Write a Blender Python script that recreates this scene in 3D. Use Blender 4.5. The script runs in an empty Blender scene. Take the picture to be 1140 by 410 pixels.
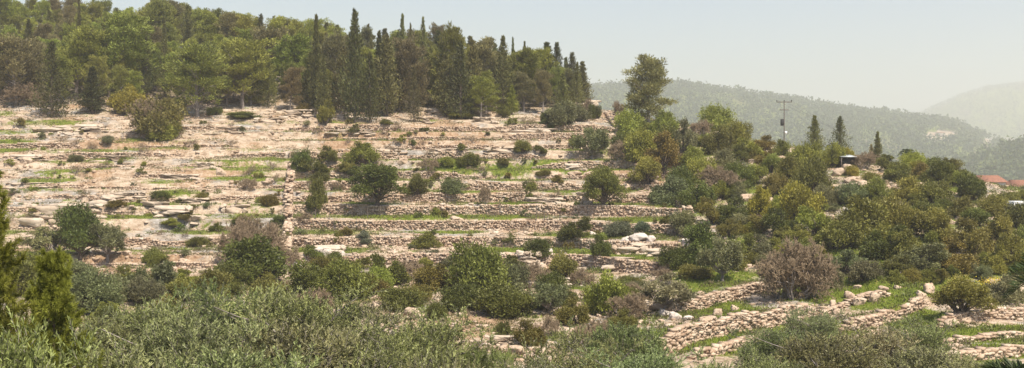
import bpy, math, random
import numpy as np

# ------------------------------------------------------------------ camera, light
F, HY, W0 = 1222.0, 175.0, 1140.0          # focal length and horizon row in photo pixels
sc = bpy.context.scene
col = sc.collection
cam = bpy.data.cameras.new('camera')
cam_o = bpy.data.objects.new('camera', cam)
col.objects.link(cam_o)
cam_o.location = (0, 0, 0)
cam_o.rotation_euler = (math.radians(90), 0, 0)
cam.sensor_fit = 'HORIZONTAL'
cam.angle = 2 * math.atan(570 / F)
cam.shift_y = -30.0 / W0
cam.clip_start, cam.clip_end = 0.5, 20000
sc.camera = cam_o

SUN_EL, SUN_DX, SUN_DY = 57, 0.50, -0.70    # direction to the sun in plan
world = bpy.data.worlds.new('World')
sc.world = world
world.use_nodes = True
wn = world.node_tree.nodes
wl = world.node_tree.links
sky = wn.new('ShaderNodeTexSky')
sky.sky_type = 'NISHITA'
sky.sun_disc = False
sky.sun_elevation = math.radians(SUN_EL)
sky.sun_rotation = math.atan2(SUN_DX, SUN_DY)
sky.air_density, sky.dust_density, sky.ozone_density, sky.altitude = 1.0, 3.0, 1.0, 600
wl.new(sky.outputs[0], wn['Background'].inputs[0])
wn['Background'].inputs[1].default_value = 0.105
sun = bpy.data.lights.new('sun', 'SUN')
sun.energy, sun.angle, sun.color = 5.0, math.radians(0.6), (1.0, 0.91, 0.77)
sun_o = bpy.data.objects.new('sun', sun)
col.objects.link(sun_o)
ce = math.cos(math.radians(SUN_EL))
n_ = math.hypot(SUN_DX, SUN_DY)
import mathutils
sv = mathutils.Vector((SUN_DX / n_ * ce, SUN_DY / n_ * ce, math.sin(math.radians(SUN_EL))))
sun_o.rotation_euler = sv.to_track_quat('Z', 'Y').to_euler()
sc.view_settings.view_transform = 'Standard'
sc.view_settings.look = 'None'
sc.view_settings.gamma = 1.0
sc.view_settings.exposure = 0.66
sc.cycles.use_denoising = True
sc.render.engine = 'CYCLES'
sc.cycles.max_bounces = 8
sc.cycles.diffuse_bounces = 3
sc.cycles.volume_bounces = 1

RNG = np.random.default_rng(7)
random.seed(7)

# ------------------------------------------------------------------ noise
def _hash(ix, iy, seed):
    h = (ix.astype(np.int64) * 374761393 + iy.astype(np.int64) * 668265263 + seed * 1442695041) & 0x7fffffff
    h = ((h ^ (h >> 13)) * 1274126177) & 0x7fffffff
    return ((h ^ (h >> 16)) & 0xffff) / 65535.0
def vnoise(x, y, seed=0):
    x = np.asarray(x, float); y = np.asarray(y, float)
    ix = np.floor(x); iy = np.floor(y)
    fx = x - ix; fy = y - iy
    fx = fx * fx * (3 - 2 * fx); fy = fy * fy * (3 - 2 * fy)
    a = _hash(ix, iy, seed); b = _hash(ix + 1, iy, seed)
    c = _hash(ix, iy + 1, seed); d = _hash(ix + 1, iy + 1, seed)
    return (a * (1 - fx) + b * fx) * (1 - fy) + (c * (1 - fx) + d * fx) * fy
def fbm(x, y, seed=0, o=4):
    s = 0.0; a = 0.5; t = 0.0
    for k in range(o):
        s = s + a * vnoise(x, y, seed + 17 * k); t += a
        x = np.asarray(x) * 2.03 + 11.3; y = np.asarray(y) * 2.03 + 5.7; a *= 0.5
    return s / t                                     # 0..1
def sstep(a, b, x):
    t = np.clip((np.asarray(x, float) - a) / (b - a), 0, 1)
    return t * t * (3 - 2 * t)

# ------------------------------------------------------------------ terrain shape
NEAR = [(0, -1.75), (10, -4.6), (25, -8.8), (45, -10.6)]
COLS = {
    -250: [(60, 409), (85, 336), (105, 300), (122, 262), (140, 205), (155, 158), (168, 122), (176, 110), (205, 60), (255, 10), (330, -20)],
    0:    [(60, 409), (85, 336), (105, 300), (122, 262), (140, 205), (155, 160), (168, 127), (176, 115), (205, 72), (250, 28), (330, 10)],
    200:  [(60, 409), (85, 336), (105, 300), (122, 265), (140, 207), (155, 162), (168, 132), (178, 116), (205, 82), (240, 52), (330, 70)],
    400:  [(60, 408), (85, 336), (105, 302), (122, 266), (140, 210), (155, 166), (166, 139), (178, 120), (205, 90), (225, 76), (330, 110)],
    520:  [(60, 408), (85, 338), (105, 303), (121, 267), (139, 211), (155, 167), (168, 138), (180, 120), (203, 95), (220, 88), (330, 140)],
    600:  [(60, 410), (82, 342), (105, 304), (120, 269), (138, 212), (155, 168), (170, 136), (185, 118), (198, 110), (230, 116), (330, 165)],
    680:  [(58, 412), (78, 360), (97, 318), (115, 275), (135, 220), (152, 178), (168, 143), (180, 125), (190, 119), (215, 128), (330, 190)],
    750:  [(56, 412), (72, 372), (90, 330), (108, 285), (125, 240), (142, 195), (158, 158), (168, 140), (178, 135), (205, 150), (330, 205)],
    870:  [(56, 412), (68, 385), (80, 352), (95, 310), (110, 270), (126, 228), (142, 190), (154, 165), (162, 159), (185, 172), (330, 228)],
    1000: [(55, 414), (66, 388), (76, 355), (90, 308), (104, 270), (118, 235), (130, 206), (140, 190), (148, 185), (170, 198), (330, 235)],
    1140: [(55, 416), (66, 392), (76, 362), (88, 322), (102, 280), (116, 250), (128, 228), (140, 215), (150, 211), (175, 222), (330, 240)],
    1400: [(55, 418), (66, 396), (76, 370), (88, 335), (102, 300), (116, 275), (128, 256), (140, 245), (150, 240), (175, 245), (330, 250)],
}
PXG = np.arange(-800, 1941, 10.0)
YG = np.arange(0, 331, 1.0)
def _build_base():
    ks = sorted(COLS)
    prof = []
    for k in ks:
        pts = NEAR + [(Y, (HY - py) / F * Y) for Y, py in COLS[k]]
        prof.append(np.interp(YG, [p[0] for p in pts], [p[1] for p in pts]))
    prof = np.array(prof)
    Z = np.empty((len(PXG), len(YG)))
    for j in range(len(YG)):
        Z[:, j] = np.interp(PXG, ks, prof[:, j])
    def blur(A, s, ax):
        r = int(3 * s); k = np.exp(-0.5 * (np.arange(-r, r + 1) / s) ** 2); k /= k.sum()
        pad = [(0, 0), (0, 0)]; pad[ax] = (r, r)
        P = np.pad(A, pad, mode='reflect', reflect_type='odd')
        return np.apply_along_axis(lambda v: np.convolve(v, k, 'valid'), ax, P)
    return blur(blur(Z, 2.5, 1), 3.5, 0)
ZB = _build_base()
def base_z(px, Y):
    i = np.clip((px - PXG[0]) / 10.0, 0, len(PXG) - 1.001); j = np.clip(Y, 0, 329.99)
    i0 = np.floor(i).astype(int); j0 = np.floor(j).astype(int); a = i - i0; b = j - j0
    return (ZB[i0, j0] * (1 - a) + ZB[i0 + 1, j0] * a) * (1 - b) + (ZB[i0, j0 + 1] * (1 - a) + ZB[i0 + 1, j0 + 1] * a) * b

C1 = ([300, 500, 650, 700, 750, 800, 870, 950, 1000, 1060, 1090, 1140, 1300, 1700], [100, 100, 104, 100, 98, 104, 114, 126, 132, 140, 152, 172, 182, 190])
C2 = ([950, 1000, 1040, 1070, 1100, 1140, 1250, 1500], [175, 140, 121, 108, 99, 95, 88, 80])
C3 = ([1000, 1060, 1100, 1140, 1250, 1500], [225, 192, 176, 162, 150, 140])
def far_z(px, Y):
    zv = -30.0 - 30 * sstep(350, 1200, Y)
    def hill(C, Yc, s1, s2):
        zc = (HY - np.interp(px, C[0], C[1])) / F * Yc
        s = np.where(Y < Yc, s1, s2)
        return np.maximum(zc - zv, 0) * np.exp(-((Y - Yc) / s) ** 2)
    h = np.maximum(np.maximum(hill(C1, 2500, 950, 700), hill(C2, 5600, 1500, 900)), hill(C3, 1400, 330, 300))
    return zv + h + 6 * (fbm(px * Y / F / 60, Y / 60, 91) - 0.5)

# terrace levels, read at photo column 480
LV_PY = [291, 269, 250, 234, 220, 207, 195, 184, 173, 162, 152, 143]
def _lv():
    Ys = np.arange(80, 200, 0.05)
    z = base_z(np.full(Ys.shape, 480.0), Ys)
    py = HY - z / Ys * F
    return [float(np.interp(p, py[::-1], z[::-1])) for p in LV_PY]
LV = np.array(_lv())
_d = np.diff(LV); DL = np.concatenate([[_d[0]], 0.5 * (_d[1:] + _d[:-1]), [_d[-1]]])
NODE_L, NODE_Z = [LV[0] - 3 * DL[0]], [LV[0] - 3 * DL[0]]
for _l, _dd in zip(LV, DL):
    NODE_L += [_l, _l + 0.07 * _dd]; NODE_Z += [_l - 0.40 * _dd, _l + 0.46 * _dd]
NODE_L.append(LV[-1] + 3 * DL[-1]); NODE_Z.append(LV[-1] + 3 * DL[-1])

def lvl(px, Y, x, zb):
    return zb + 0.75 * (fbm(x / 15.0, Y / 15.0, 5, 3) - 0.5) * 2 + 0.22 * (fbm(x / 2.5, Y / 2.5, 9, 2) - 0.5)
def tmask(px, zb):
    return sstep(775, 735, px + 12 * np.sin(zb)) * sstep(LV[0] - 1.6, LV[0] - 0.6, zb) * sstep(LV[-1] + 2.0, LV[-1] + 0.9, zb) * (1 - 0.45 * sstep(340, 290, px) * sstep(LV[2] - 0.5, LV[4], zb))

# low walls in the valley at right: (px, py of the foot), height m
VW = [
    ([(742, 349), (770, 345), (800, 338), (835, 329), (856, 326)], 0.95),
    ([(728, 394), (758, 388), (790, 380), (822, 372), (856, 367), (893, 356)], 1.2),
    ([(768, 401), (800, 395), (826, 386), (858, 377)], 0.55),
    ([(935, 371), (958, 366), (985, 358), (1010, 350), (1034, 341)], 0.85),
    ([(1046, 368), (1076, 362), (1108, 359), (1150, 355), (1200, 352)], 0.8),
    ([(1042, 387), (1075, 383), (1110, 381), (1150, 378), (1200, 376)], 0.45),
    ([(900, 352), (930, 346), (955, 341), (990, 336)], 0.6),
    ([(1050, 404), (1090, 401), (1130, 397), (1180, 392)], 0.6),
]
VWP = []
def _vw():
    Ys = np.arange(50, 130, 0.1)
    for pts, h in VW:
        xs, ys = [], []
        for px, py in pts:
            z = base_z(np.full(Ys.shape, float(px)), Ys)
            p = HY - z / Ys * F
            k = np.argmax(p <= py)
            xs.append(px); ys.append(Ys[k])
        VWP.append((np.array(xs, float), np.array(ys), h))
_vw()

def rough_amt(px, zb):
    return 1.0
def ground_py(px, Y):
    """height of the ground at bearing px (photo column) and distance Y"""
    px = np.asarray(px, float); Y = np.asarray(Y, float)
    x = (px - 570) / F * Y
    zb = base_z(px, Y)
    L = lvl(px, Y, x, zb)
    T = tmask(px, zb)
    zt = np.interp(L, NODE_L, NODE_Z)
    near = sstep(60, 80, Y)
    # natural ledges: smooth ground broken by small steps of bedrock
    q = zb / 0.55 + 1.6 * fbm(x / 9, Y / 9, 33, 3)
    led = (np.floor(q) + sstep(0.35, 0.62, q - np.floor(q)) - q) * 0.55
    rgh = near * (0.75 * led * fbm(x / 20, Y / 20, 44, 2) * 1.3 + 0.5 * (fbm(x / 5, Y / 5, 21, 4) - 0.5))
    z = zb + rgh
    zt = zt + 0.16 * (fbm(x / 1.6, Y / 1.6, 23, 3) - 0.5)
    z = z * (1 - T) + zt * T
    for xs, ys, h in VWP:
        Yw = np.interp(px, xs, ys)
        d = Y - Yw
        e = sstep(xs[0] - 14, xs[0] + 10, px) * sstep(xs[-1] + 14, xs[-1] - 10, px)
        z = z + e * h * 0.85 * sstep(0.05, 0.4, d) * np.exp(-np.maximum(d - 0.4, 0) / 5.0)
    w = sstep(250, 335, Y)
    return np.where(w > 0, z * (1 - w) + far_z(px, Y) * w, z)
def gz(x, y):
    y = np.maximum(np.asarray(y, float), 3.0)
    return ground_py(np.asarray(x, float) / y * F + 570, y)
_YS = np.concatenate([np.arange(30, 260, 0.12)])
def at(px, py):
    """the point of the ground seen at photo pixel (px, py)"""
    z = ground_py(np.full(_YS.shape, float(px)), _YS)
    v = (HY - py) / F * _YS
    hit = np.nonzero(v <= z)[0]
    k = hit[0] if len(hit) else len(_YS) - 1
    if not len(hit):
        k = int(np.argmax(z / _YS))
    Y = _YS[k]
    return (px - 570) / F * Y, float(Y), float(z[k])

# ------------------------------------------------------------------ mesh helpers
def mk_mesh(name, V, Fc, attrs=None, smooth=False):
    V = np.asarray(V, np.float32); Fc = np.asarray(Fc, np.int32)
    me = bpy.data.meshes.new(name)
    n, m, k = len(V), Fc.shape[0], Fc.shape[1]
    me.vertices.add(n); me.vertices.foreach_set('co', V.ravel())
    me.loops.add(m * k); me.loops.foreach_set('vertex_index', Fc.ravel())
    me.polygons.add(m)
    me.polygons.foreach_set('loop_start', np.arange(0, m * k, k, dtype=np.int32))
    me.polygons.foreach_set('loop_total', np.full(m, k, np.int32))
    if smooth:
        me.polygons.foreach_set('use_smooth', np.ones(m, bool))
    for an, (dom, arr) in (attrs or {}).items():
        a = me.attributes.new(an, 'FLOAT', dom)
        a.data.foreach_set('value', np.asarray(arr, np.float32))
    me.update(calc_edges=True)
    return me
def link(o, parent=None):
    col.objects.link(o)
    if parent is not None:
        o.parent = parent
    return o
def new(name, me, mat=None, parent=None, color=None, loc=None):
    o = bpy.data.objects.new(name, me)
    if mat is not None and me is not None and len(me.materials) == 0:
        me.materials.append(mat)
    if color is not None:
        o.color = (*color, 1)
    if loc is not None:
        o.location = loc
    return link(o, parent)
def empty(name, loc=(0, 0, 0), rz=0.0, s=(1, 1, 1)):
    o = bpy.data.objects.new(name, None)
    o.location = loc; o.rotation_euler = (0, 0, rz); o.scale = s
    o.empty_display_size = 0.2
    return link(o)

# ------------------------------------------------------------------ materials
def mat_new(name):
    m = bpy.data.materials.new(name); m.use_nodes = True
    return m, m.node_tree.nodes, m.node_tree.links
def N(nt, t, **kw):
    n = nt.new(t)
    for k, v in kw.items():
        setattr(n, k, v)
    return n
def leaf_mat(name, trans=0.28, rough=0.6, spec=0.25, var=0.5):
    m, n, l = mat_new(name)
    p = n['Principled BSDF']; p.inputs['Roughness'].default_value = rough
    p.inputs['Specular IOR Level'].default_value = spec
    oi = N(n, 'ShaderNodeObjectInfo'); at_ = N(n, 'ShaderNodeAttribute', attribute_name='tone')
    mr = N(n, 'ShaderNodeMapRange'); mr.inputs[3].default_value = 1 - var; mr.inputs[4].default_value = 1 + var
    l.new(at_.outputs['Fac'], mr.inputs[0])
    mul = N(n, 'ShaderNodeVectorMath', operation='SCALE')
    l.new(oi.outputs['Color'], mul.inputs[0]); l.new(mr.outputs[0], mul.inputs['Scale'])
    hs = N(n, 'ShaderNodeHueSaturation')
    mr2 = N(n, 'ShaderNodeMapRange'); mr2.inputs[3].default_value = 0.478; mr2.inputs[4].default_value = 0.508
    l.new(oi.outputs['Random'], mr2.inputs[0]); l.new(mr2.outputs[0], hs.inputs['Hue'])
    l.new(mul.outputs[0], hs.inputs['Color'])
    l.new(hs.outputs[0], p.inputs['Base Color'])
    tr = N(n, 'ShaderNodeBsdfTranslucent'); l.new(hs.outputs[0], tr.inputs[0])
    mx = N(n, 'ShaderNodeMixShader'); mx.inputs[0].default_value = trans
    l.new(p.outputs[0], mx.inputs[1]); l.new(tr.outputs[0], mx.inputs[2])
    l.new(mx.outputs[0], n['Material Output'].inputs[0])
    return m
def plain_mat(name, c, rough=0.8, c2=None, scale=6.0, metal=0.0, bump=0.0):
    m, n, l = mat_new(name)
    p = n['Principled BSDF']; p.inputs['Roughness'].default_value = rough; p.inputs['Metallic'].default_value = metal
    p.inputs['Specular IOR Level'].default_value = 0.25
    tc = N(n, 'ShaderNodeTexCoord'); no = N(n, 'ShaderNodeTexNoise'); no.inputs['Scale'].default_value = scale; no.inputs['Detail'].default_value = 6
    l.new(tc.outputs['Object'], no.inputs['Vector'])
    cr = N(n, 'ShaderNodeValToRGB'); cr.color_ramp.elements[0].position = 0.3; cr.color_ramp.elements[1].position = 0.7
    c2 = c2 or tuple(v * 0.7 for v in c)
    cr.color_ramp.elements[0].color = (*c2, 1); cr.color_ramp.elements[1].color = (*c, 1)
    l.new(no.outputs['Fac'], cr.inputs[0]); l.new(cr.outputs[0], p.inputs['Base Color'])
    if bump:
        b = N(n, 'ShaderNodeBump'); b.inputs['Strength'].default_value = bump; b.inputs['Distance'].default_value = 0.05
        l.new(no.outputs['Fac'], b.inputs['Height']); l.new(b.outputs[0], p.inputs['Normal'])
    return m
def stone_mat(name, ramp, scale=1.2):
    """limestone: tone attribute per stone, lichen-grey and rust staining by noise"""
    m, n, l = mat_new(name)
    p = n['Principled BSDF']; p.inputs['Roughness'].default_value = 0.9; p.inputs['Specular IOR Level'].default_value = 0.15
    at_ = N(n, 'ShaderNodeAttribute', attribute_name='tone'); ge = N(n, 'ShaderNodeNewGeometry')
    n1 = N(n, 'ShaderNodeTexNoise'); n1.inputs['Scale'].default_value = scale; n1.inputs['Detail'].default_value = 8; n1.inputs['Roughness'].default_value = 0.65
    l.new(ge.outputs['Position'], n1.inputs['Vector'])
    ad = N(n, 'ShaderNodeMath', operation='MULTIPLY_ADD'); ad.inputs[1].default_value = 0.55
    sb = N(n, 'ShaderNodeMath', operation='MULTIPLY_ADD'); sb.inputs[1].default_value = 0.9; sb.inputs[2].default_value = -0.17
    l.new(n1.outputs['Fac'], sb.inputs[0]); l.new(at_.outputs['Fac'], ad.inputs[0]); l.new(sb.outputs[0], ad.inputs[2])
    cr = N(n, 'ShaderNodeValToRGB'); e = cr.color_ramp.elements
    while len(e) < len(ramp): e.new(0.5)
    for k, (pos, c) in enumerate(ramp):
        e[k].position = pos; e[k].color = (*c, 1)
    l.new(ad.outputs[0], cr.inputs[0]); l.new(cr.outputs[0], p.inputs['Base Color'])
    n2 = N(n, 'ShaderNodeTexNoise'); n2.inputs['Scale'].default_value = 7; n2.inputs['Detail'].default_value = 6
    l.new(ge.outputs['Position'], n2.inputs['Vector'])
    b = N(n, 'ShaderNodeBump'); b.inputs['Strength'].default_value = 0.5; b.inputs['Distance'].default_value = 0.06
    l.new(n2.outputs['Fac'], b.inputs['Height']); l.new(b.outputs[0], p.inputs['Normal'])
    return m
STONE = stone_mat('limestone', [(0.12, (0.13, 0.083, 0.053)), (0.3, (0.30, 0.205, 0.14)), (0.55, (0.44, 0.335, 0.245)), (0.8, (0.52, 0.425, 0.33)), (1.0, (0.58, 0.51, 0.425))])
PALE = stone_mat('pale_limestone', [(0.14, (0.13, 0.09, 0.06)), (0.32, (0.33, 0.25, 0.18)), (0.52, (0.44, 0.355, 0.27)), (0.9, (0.54, 0.475, 0.395))], 1.6)
WHITE = stone_mat('white_limestone', [(0.1, (0.22, 0.17, 0.13)), (0.4, (0.45, 0.38, 0.32)), (0.9, (0.66, 0.61, 0.55))], 1.8)
BARK = plain_mat('bark', (0.16, 0.125, 0.10), 0.9, (0.07, 0.055, 0.045), 5, bump=0.6)
GREYBARK = plain_mat('grey_bark', (0.30, 0.26, 0.23), 0.9, (0.17, 0.145, 0.13), 5, bump=0.5)
TWIG = plain_mat('twig', (0.30, 0.225, 0.145), 0.9, (0.19, 0.14, 0.09), 3)
LEAF = leaf_mat('leaf', 0.25, 0.55, 0.35)
NEEDLE = leaf_mat('needle', 0.22, 0.6, 0.2)
OLIVE = leaf_mat('olive_leaf', 0.15, 0.5, 0.35, 0.7)
GRASS = leaf_mat('grass_blade', 0.3, 0.6, 0.2)

def ground_mat():
    m, n, l = mat_new('hillside_ground')
    p = n['Principled BSDF']; p.inputs['Roughness'].default_value = 0.95; p.inputs['Specular IOR Level'].default_value = 0.1
    ge = N(n, 'ShaderNodeNewGeometry')
    def noise(s, d=8, r=0.6, vec=None):
        k = N(n, 'ShaderNodeTexNoise'); k.inputs['Scale'].default_value = s; k.inputs['Detail'].default_value = d; k.inputs['Roughness'].default_value = r
        l.new(vec or ge.outputs['Position'], k.inputs['Vector']); return k.outputs['Fac']
    def ramp(f, els):
        c = N(n, 'ShaderNodeValToRGB'); e = c.color_ramp.elements
        while len(e) < len(els): e.new(0.5)
        for k, (a, b) in enumerate(els):
            e[k].position = a; e[k].color = (*b, 1) if len(b) == 3 else b
        l.new(f, c.inputs[0]); return c.outputs[0]
    def mix(f, a, b):
        x = N(n, 'ShaderNodeMix', data_type='RGBA'); l.new(f, x.inputs[0]); l.new(a, x.inputs[6]); l.new(b, x.inputs[7]); return x.outputs[2]
    def math_(op, a, b):
        x = N(n, 'ShaderNodeMath', operation=op)
        for i, v in enumerate((a, b)):
            if isinstance(v, (int, float)): x.inputs[i].default_value = v
            else: l.new(v, x.inputs[i])
        x.use_clamp = False
        return x.outputs[0]
    def attr(a):
        return N(n, 'ShaderNodeAttribute', attribute_name=a).outputs['Fac']
    # rock: long horizontal strata, so squash z
    mp = N(n, 'ShaderNodeMapping'); mp.inputs['Scale'].default_value = (0.75, 0.75, 2.0); l.new(ge.outputs['Position'], mp.inputs[0])
    rock = ramp(noise(0.9, 12, 0.72, mp.outputs[0]), [(0.33, (0.09, 0.06, 0.04)), (0.41, (0.29, 0.205, 0.14)), (0.50, (0.43, 0.335, 0.24)), (0.60, (0.53, 0.435, 0.335)), (0.72, (0.60, 0.525, 0.435))])
    grey = ramp(noise(1.4, 10, 0.7, mp.outputs[0]), [(0.35, (0.11, 0.10, 0.085)), (0.5, (0.30, 0.27, 0.235)), (0.66, (0.50, 0.47, 0.43))])
    rock = mix(ramp(noise(0.16, 8, 0.65), [(0.50, (0, 0, 0)), (0.60, (1, 1, 1))]), rock, grey)
    earth = ramp(noise(2.2, 8), [(0.3, (0.19, 0.11, 0.062)), (0.5, (0.34, 0.225, 0.14)), (0.7, (0.46, 0.35, 0.24))])
    grass = ramp(noise(3.0, 8), [(0.33, (0.075, 0.085, 0.020)), (0.48, (0.125, 0.165, 0.024)), (0.60, (0.19, 0.20, 0.04)), (0.72, (0.28, 0.23, 0.10))])
    litter = ramp(noise(2.0, 8), [(0.3, (0.085, 0.07, 0.042)), (0.6, (0.165, 0.13, 0.085))])
    def edge(a, w=0.9, s=2.6):
        v = math_('ADD', attr(a), math_('MULTIPLY', math_('SUBTRACT', noise(s, 8, 0.65), 0.5), w))
        return ramp(v, [(0.42, (0, 0, 0)), (0.58, (1, 1, 1))])
    c = mix(edge('earth'), rock, earth)
    c = mix(edge('litter'), c, litter)
    c = mix(edge('grass'), c, grass)
    l.new(c, p.inputs['Base Color'])
    b = N(n, 'ShaderNodeBump'); b.inputs['Strength'].default_value = 0.9; b.inputs['Distance'].default_value = 0.25
    l.new(noise(3.5, 8, 0.7, mp.outputs[0]), b.inputs['Height']); l.new(b.outputs[0], p.inputs['Normal'])
    return m
GROUND = ground_mat()

# ------------------------------------------------------------------ ground sheet
def grass_field(px, Y, x, zb, py):
    """0..1: where grass grows; terraces carry strips of it, plus meadows seen in the photo"""
    g = 0.33 + 1.1 * (fbm(x / 6, Y / 4, 61, 4) - 0.5)
    s = (np.interp(lvl(px, Y, x, zb), NODE_L, np.arange(len(NODE_L)) * 1.0)) % 2.0      # 1..2 riser side
    T = tmask(px, zb)
    L = lvl(px, Y, x, zb)
    k = np.clip(np.searchsorted(LV, L) - 1, 0, len(LV) - 1)
    fr = (L - LV[k]) / DL[k]
    tread = sstep(0.08, 0.2, fr) * sstep(1.02, 0.75, fr)
    g = g + T * (0.30 * tread - 0.12) + T * 0.28 * sstep(235, 215, np.abs(py - 0)) * 0
    for cx, cy, rx, ry, a in MEADOWS:
        g = g + a * np.exp(-(((px - cx) / rx) ** 2 + ((py - cy) / ry) ** 2))
    g = g - 0.08 * sstep(185, 150, py) * (px < 700)
    return g
MEADOWS = [(20, 163, 26, 6, .55), (170, 208, 30, 6, .3), (240, 250, 40, 6, .4), (60, 195, 30, 5, .3), (520, 188, 60, 9, .5), (500, 178, 30, 6, .4), (460, 240, 70, 7, .4),
           (560, 243, 50, 6, .4), (620, 222, 40, 9, .5), (715, 258, 34, 10, .75), (660, 170, 30, 12, .3), (690, 165, 20, 12, .4), (570, 280, 60, 6, .5), (640, 275, 40, 8, .4),
           (780, 300, 40, 20, .45), (800, 342, 40, 8, .6), (780, 372, 60, 12, .7), (860, 385, 60, 10, .7), (830, 366, 30, 8, .6), (945, 325, 60, 14, .9), (990, 328, 40, 14, .8), (1020, 355, 40, 12, .7), (1090, 375, 50, 8, .7), (1110, 395, 50, 8, .5),
           (340, 240, 20, 10, .4), (700, 320, 40, 20, .35), (650, 190, 60, 6, .4), (640, 380, 60, 20, .2), (1130, 370, 40, 6, .6), (925, 372, 40, 14, .5)]
EARTHS = [(530, 365, 50, 14, .8), (700, 282, 60, 12, .6), (600, 310, 40, 24, .35), (280, 170, 200, 30, .2), (440, 160, 120, 14, .25), (130, 295, 60, 12, .7), (740, 232, 40, 24, .4), (960, 205, 60, 14, .25), (560, 215, 60, 10, .25)]
def build_ground():
    pxs = np.concatenate([np.arange(-700, -60, 10), np.arange(-60, 1201, 2.4), np.arange(1210, 1841, 10)])
    Ys = np.concatenate([np.arange(2.5, 50, 1.2), np.arange(50, 190, 0.34), np.arange(190, 335, 1.6)])
    far = [336.0]
    while far[-1] < 7600: far.append(far[-1] * 1.03)
    Ys = np.concatenate([Ys, far])
    PX, YY = np.meshgrid(pxs, Ys, indexing='ij')
    Z = ground_py(PX, YY)
    X = (PX - 570) / F * YY
    V = np.stack([X, YY, Z], -1).reshape(-1, 3)
    a, b = len(pxs), len(Ys)
    i = np.arange(a * b).reshape(a, b)
    Fc = np.stack([i[:-1, :-1], i[1:, :-1], i[1:, 1:], i[:-1, 1:]], -1).reshape(-1, 4)
    zb = base_z(PX, YY); py = HY - Z / YY * F
    g = grass_field(PX, YY, X, zb, py)
    g = np.where((YY < 55), 0.5, g)
    scrub = scrub_zone(PX, py, YY)
    g = g + 0.08 * scrub
    e = 0.29 + 1.0 * (fbm(X / 6, YY / 5, 77, 4) - 0.5)
    for cx, cy, rx, ry, q in EARTHS:
        e = e + q * np.exp(-(((PX - cx) / rx) ** 2 + ((py - cy) / ry) ** 2))
    lit = sstep(172, 186, YY) * (PX < 690) * 0.55 + 0.3 * (fbm(X / 5, YY / 5, 13, 3) - 0.5)
    lit = np.where(YY > 260, 1.0, lit)
    lit = lit + 0.08 * scrub
    g = np.where(YY > 260, 0.15 + 1.1 * fbm(X / 50, YY / 50, 3, 3), g)
    lit = np.where((YY > 330) & clearing(PX, py), 0.0, lit)
    g = np.where((YY > 330) & clearing(PX, py), -0.3, g)
    me = mk_mesh('ground', V, Fc, {'grass': ('POINT', g.ravel()), 'earth': ('POINT', e.ravel()), 'litter': ('POINT', lit.ravel())}, smooth=True)
    o = new('ground', me, GROUND); o['kind'] = 'structure'
    return V, g.ravel(), lit.ravel(), (a, b)
def clearing(px, py):
    return (((px - 1046) / 20) ** 2 + ((py - 152) / 5.5) ** 2 < 1) | ((np.abs(px - 1112) < 16) & (np.abs(py - 157) < 2.0)) | ((np.abs(px - 1085 - (py - 175) * -1.2) < 5) & (py > 160) & (py < 185))
def scrub_zone(px, py, Y):
    """the shrub-covered flank at right"""
    r = px - np.interp(py, [110, 150, 200, 240, 290, 330], [690, 700, 735, 770, 800, 905])
    return sstep(-10, 30, r) * sstep(330, 310, py) * (np.asarray(Y) < 250)
GV, GG, GLIT, GSH = build_ground()

# ------------------------------------------------------------------ bits of geometry
ICO = None
def ico_sphere(sub):
    import bmesh
    bm = bmesh.new(); bmesh.ops.create_icosphere(bm, subdivisions=sub, radius=1.0)
    V = np.array([v.co[:] for v in bm.verts]); Fc = np.array([[v.index for v in f.verts] for f in bm.faces]); bm.free()
    return V, Fc
def tube(P, R, sides=5):
    P = np.asarray(P, float); n = len(P)
    T = np.gradient(P, axis=0); T /= np.linalg.norm(T, axis=1)[:, None] + 1e-9
    up = np.where(np.abs(T[:, 2:3]) > 0.9, np.array([[1.0, 0, 0]]), np.array([[0, 0, 1.0]]))
    A = np.cross(T, up); A /= np.linalg.norm(A, axis=1)[:, None] + 1e-9
    B = np.cross(T, A)
    an = np.arange(sides) * 2 * math.pi / sides
    V = (P[:, None] + np.asarray(R)[:, None, None] * (np.cos(an)[None, :, None] * A[:, None] + np.sin(an)[None, :, None] * B[:, None])).reshape(-1, 3)
    i = np.arange(n * sides).reshape(n, sides)
    j = np.roll(i, -1, 1)
    Fc = np.stack([i[:-1], j[:-1], j[1:], i[1:]], -1).reshape(-1, 4)
    return V, Fc
def join(parts):
    V, Fc, o = [], [], 0
    for v, f in parts:
        V.append(v); Fc.append(f + o); o += len(v)
    return np.concatenate(V), np.concatenate(Fc)
def unit(v):
    return v / (np.linalg.norm(v, axis=-1, keepdims=True) + 1e-9)
def leaf_tris(P, D, L, Wd, rng):
    """a triangle per leaf: base at P, pointing along D"""
    n = len(P)
    D = unit(D)
    B = unit(np.cross(D, rng.normal(size=(n, 3))))
    L = np.broadcast_to(L, n)[:, None]; Wd = np.broadcast_to(Wd, n)[:, None]
    V = np.stack([P - B * Wd / 2, P + B * Wd / 2, P + D * L], 1).reshape(-1, 3)
    return V, np.arange(3 * n).reshape(n, 3)
def leaf_quads(P, D, L, Wd, rng):
    n = len(P); D = unit(D)
    B = unit(np.cross(D, rng.normal(size=(n, 3))))
    L = np.broadcast_to(L, n)[:, None]; Wd = np.broadcast_to(Wd, n)[:, None]
    V = np.stack([P, P + D * L * 0.45 + B * Wd / 2, P + D * L, P + D * L * 0.45 - B * Wd / 2], 1).reshape(-1, 3)
    return V, np.arange(4 * n).reshape(n, 4)
def sph(n, rng):
    return unit(rng.normal(size=(n, 3)))

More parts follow.
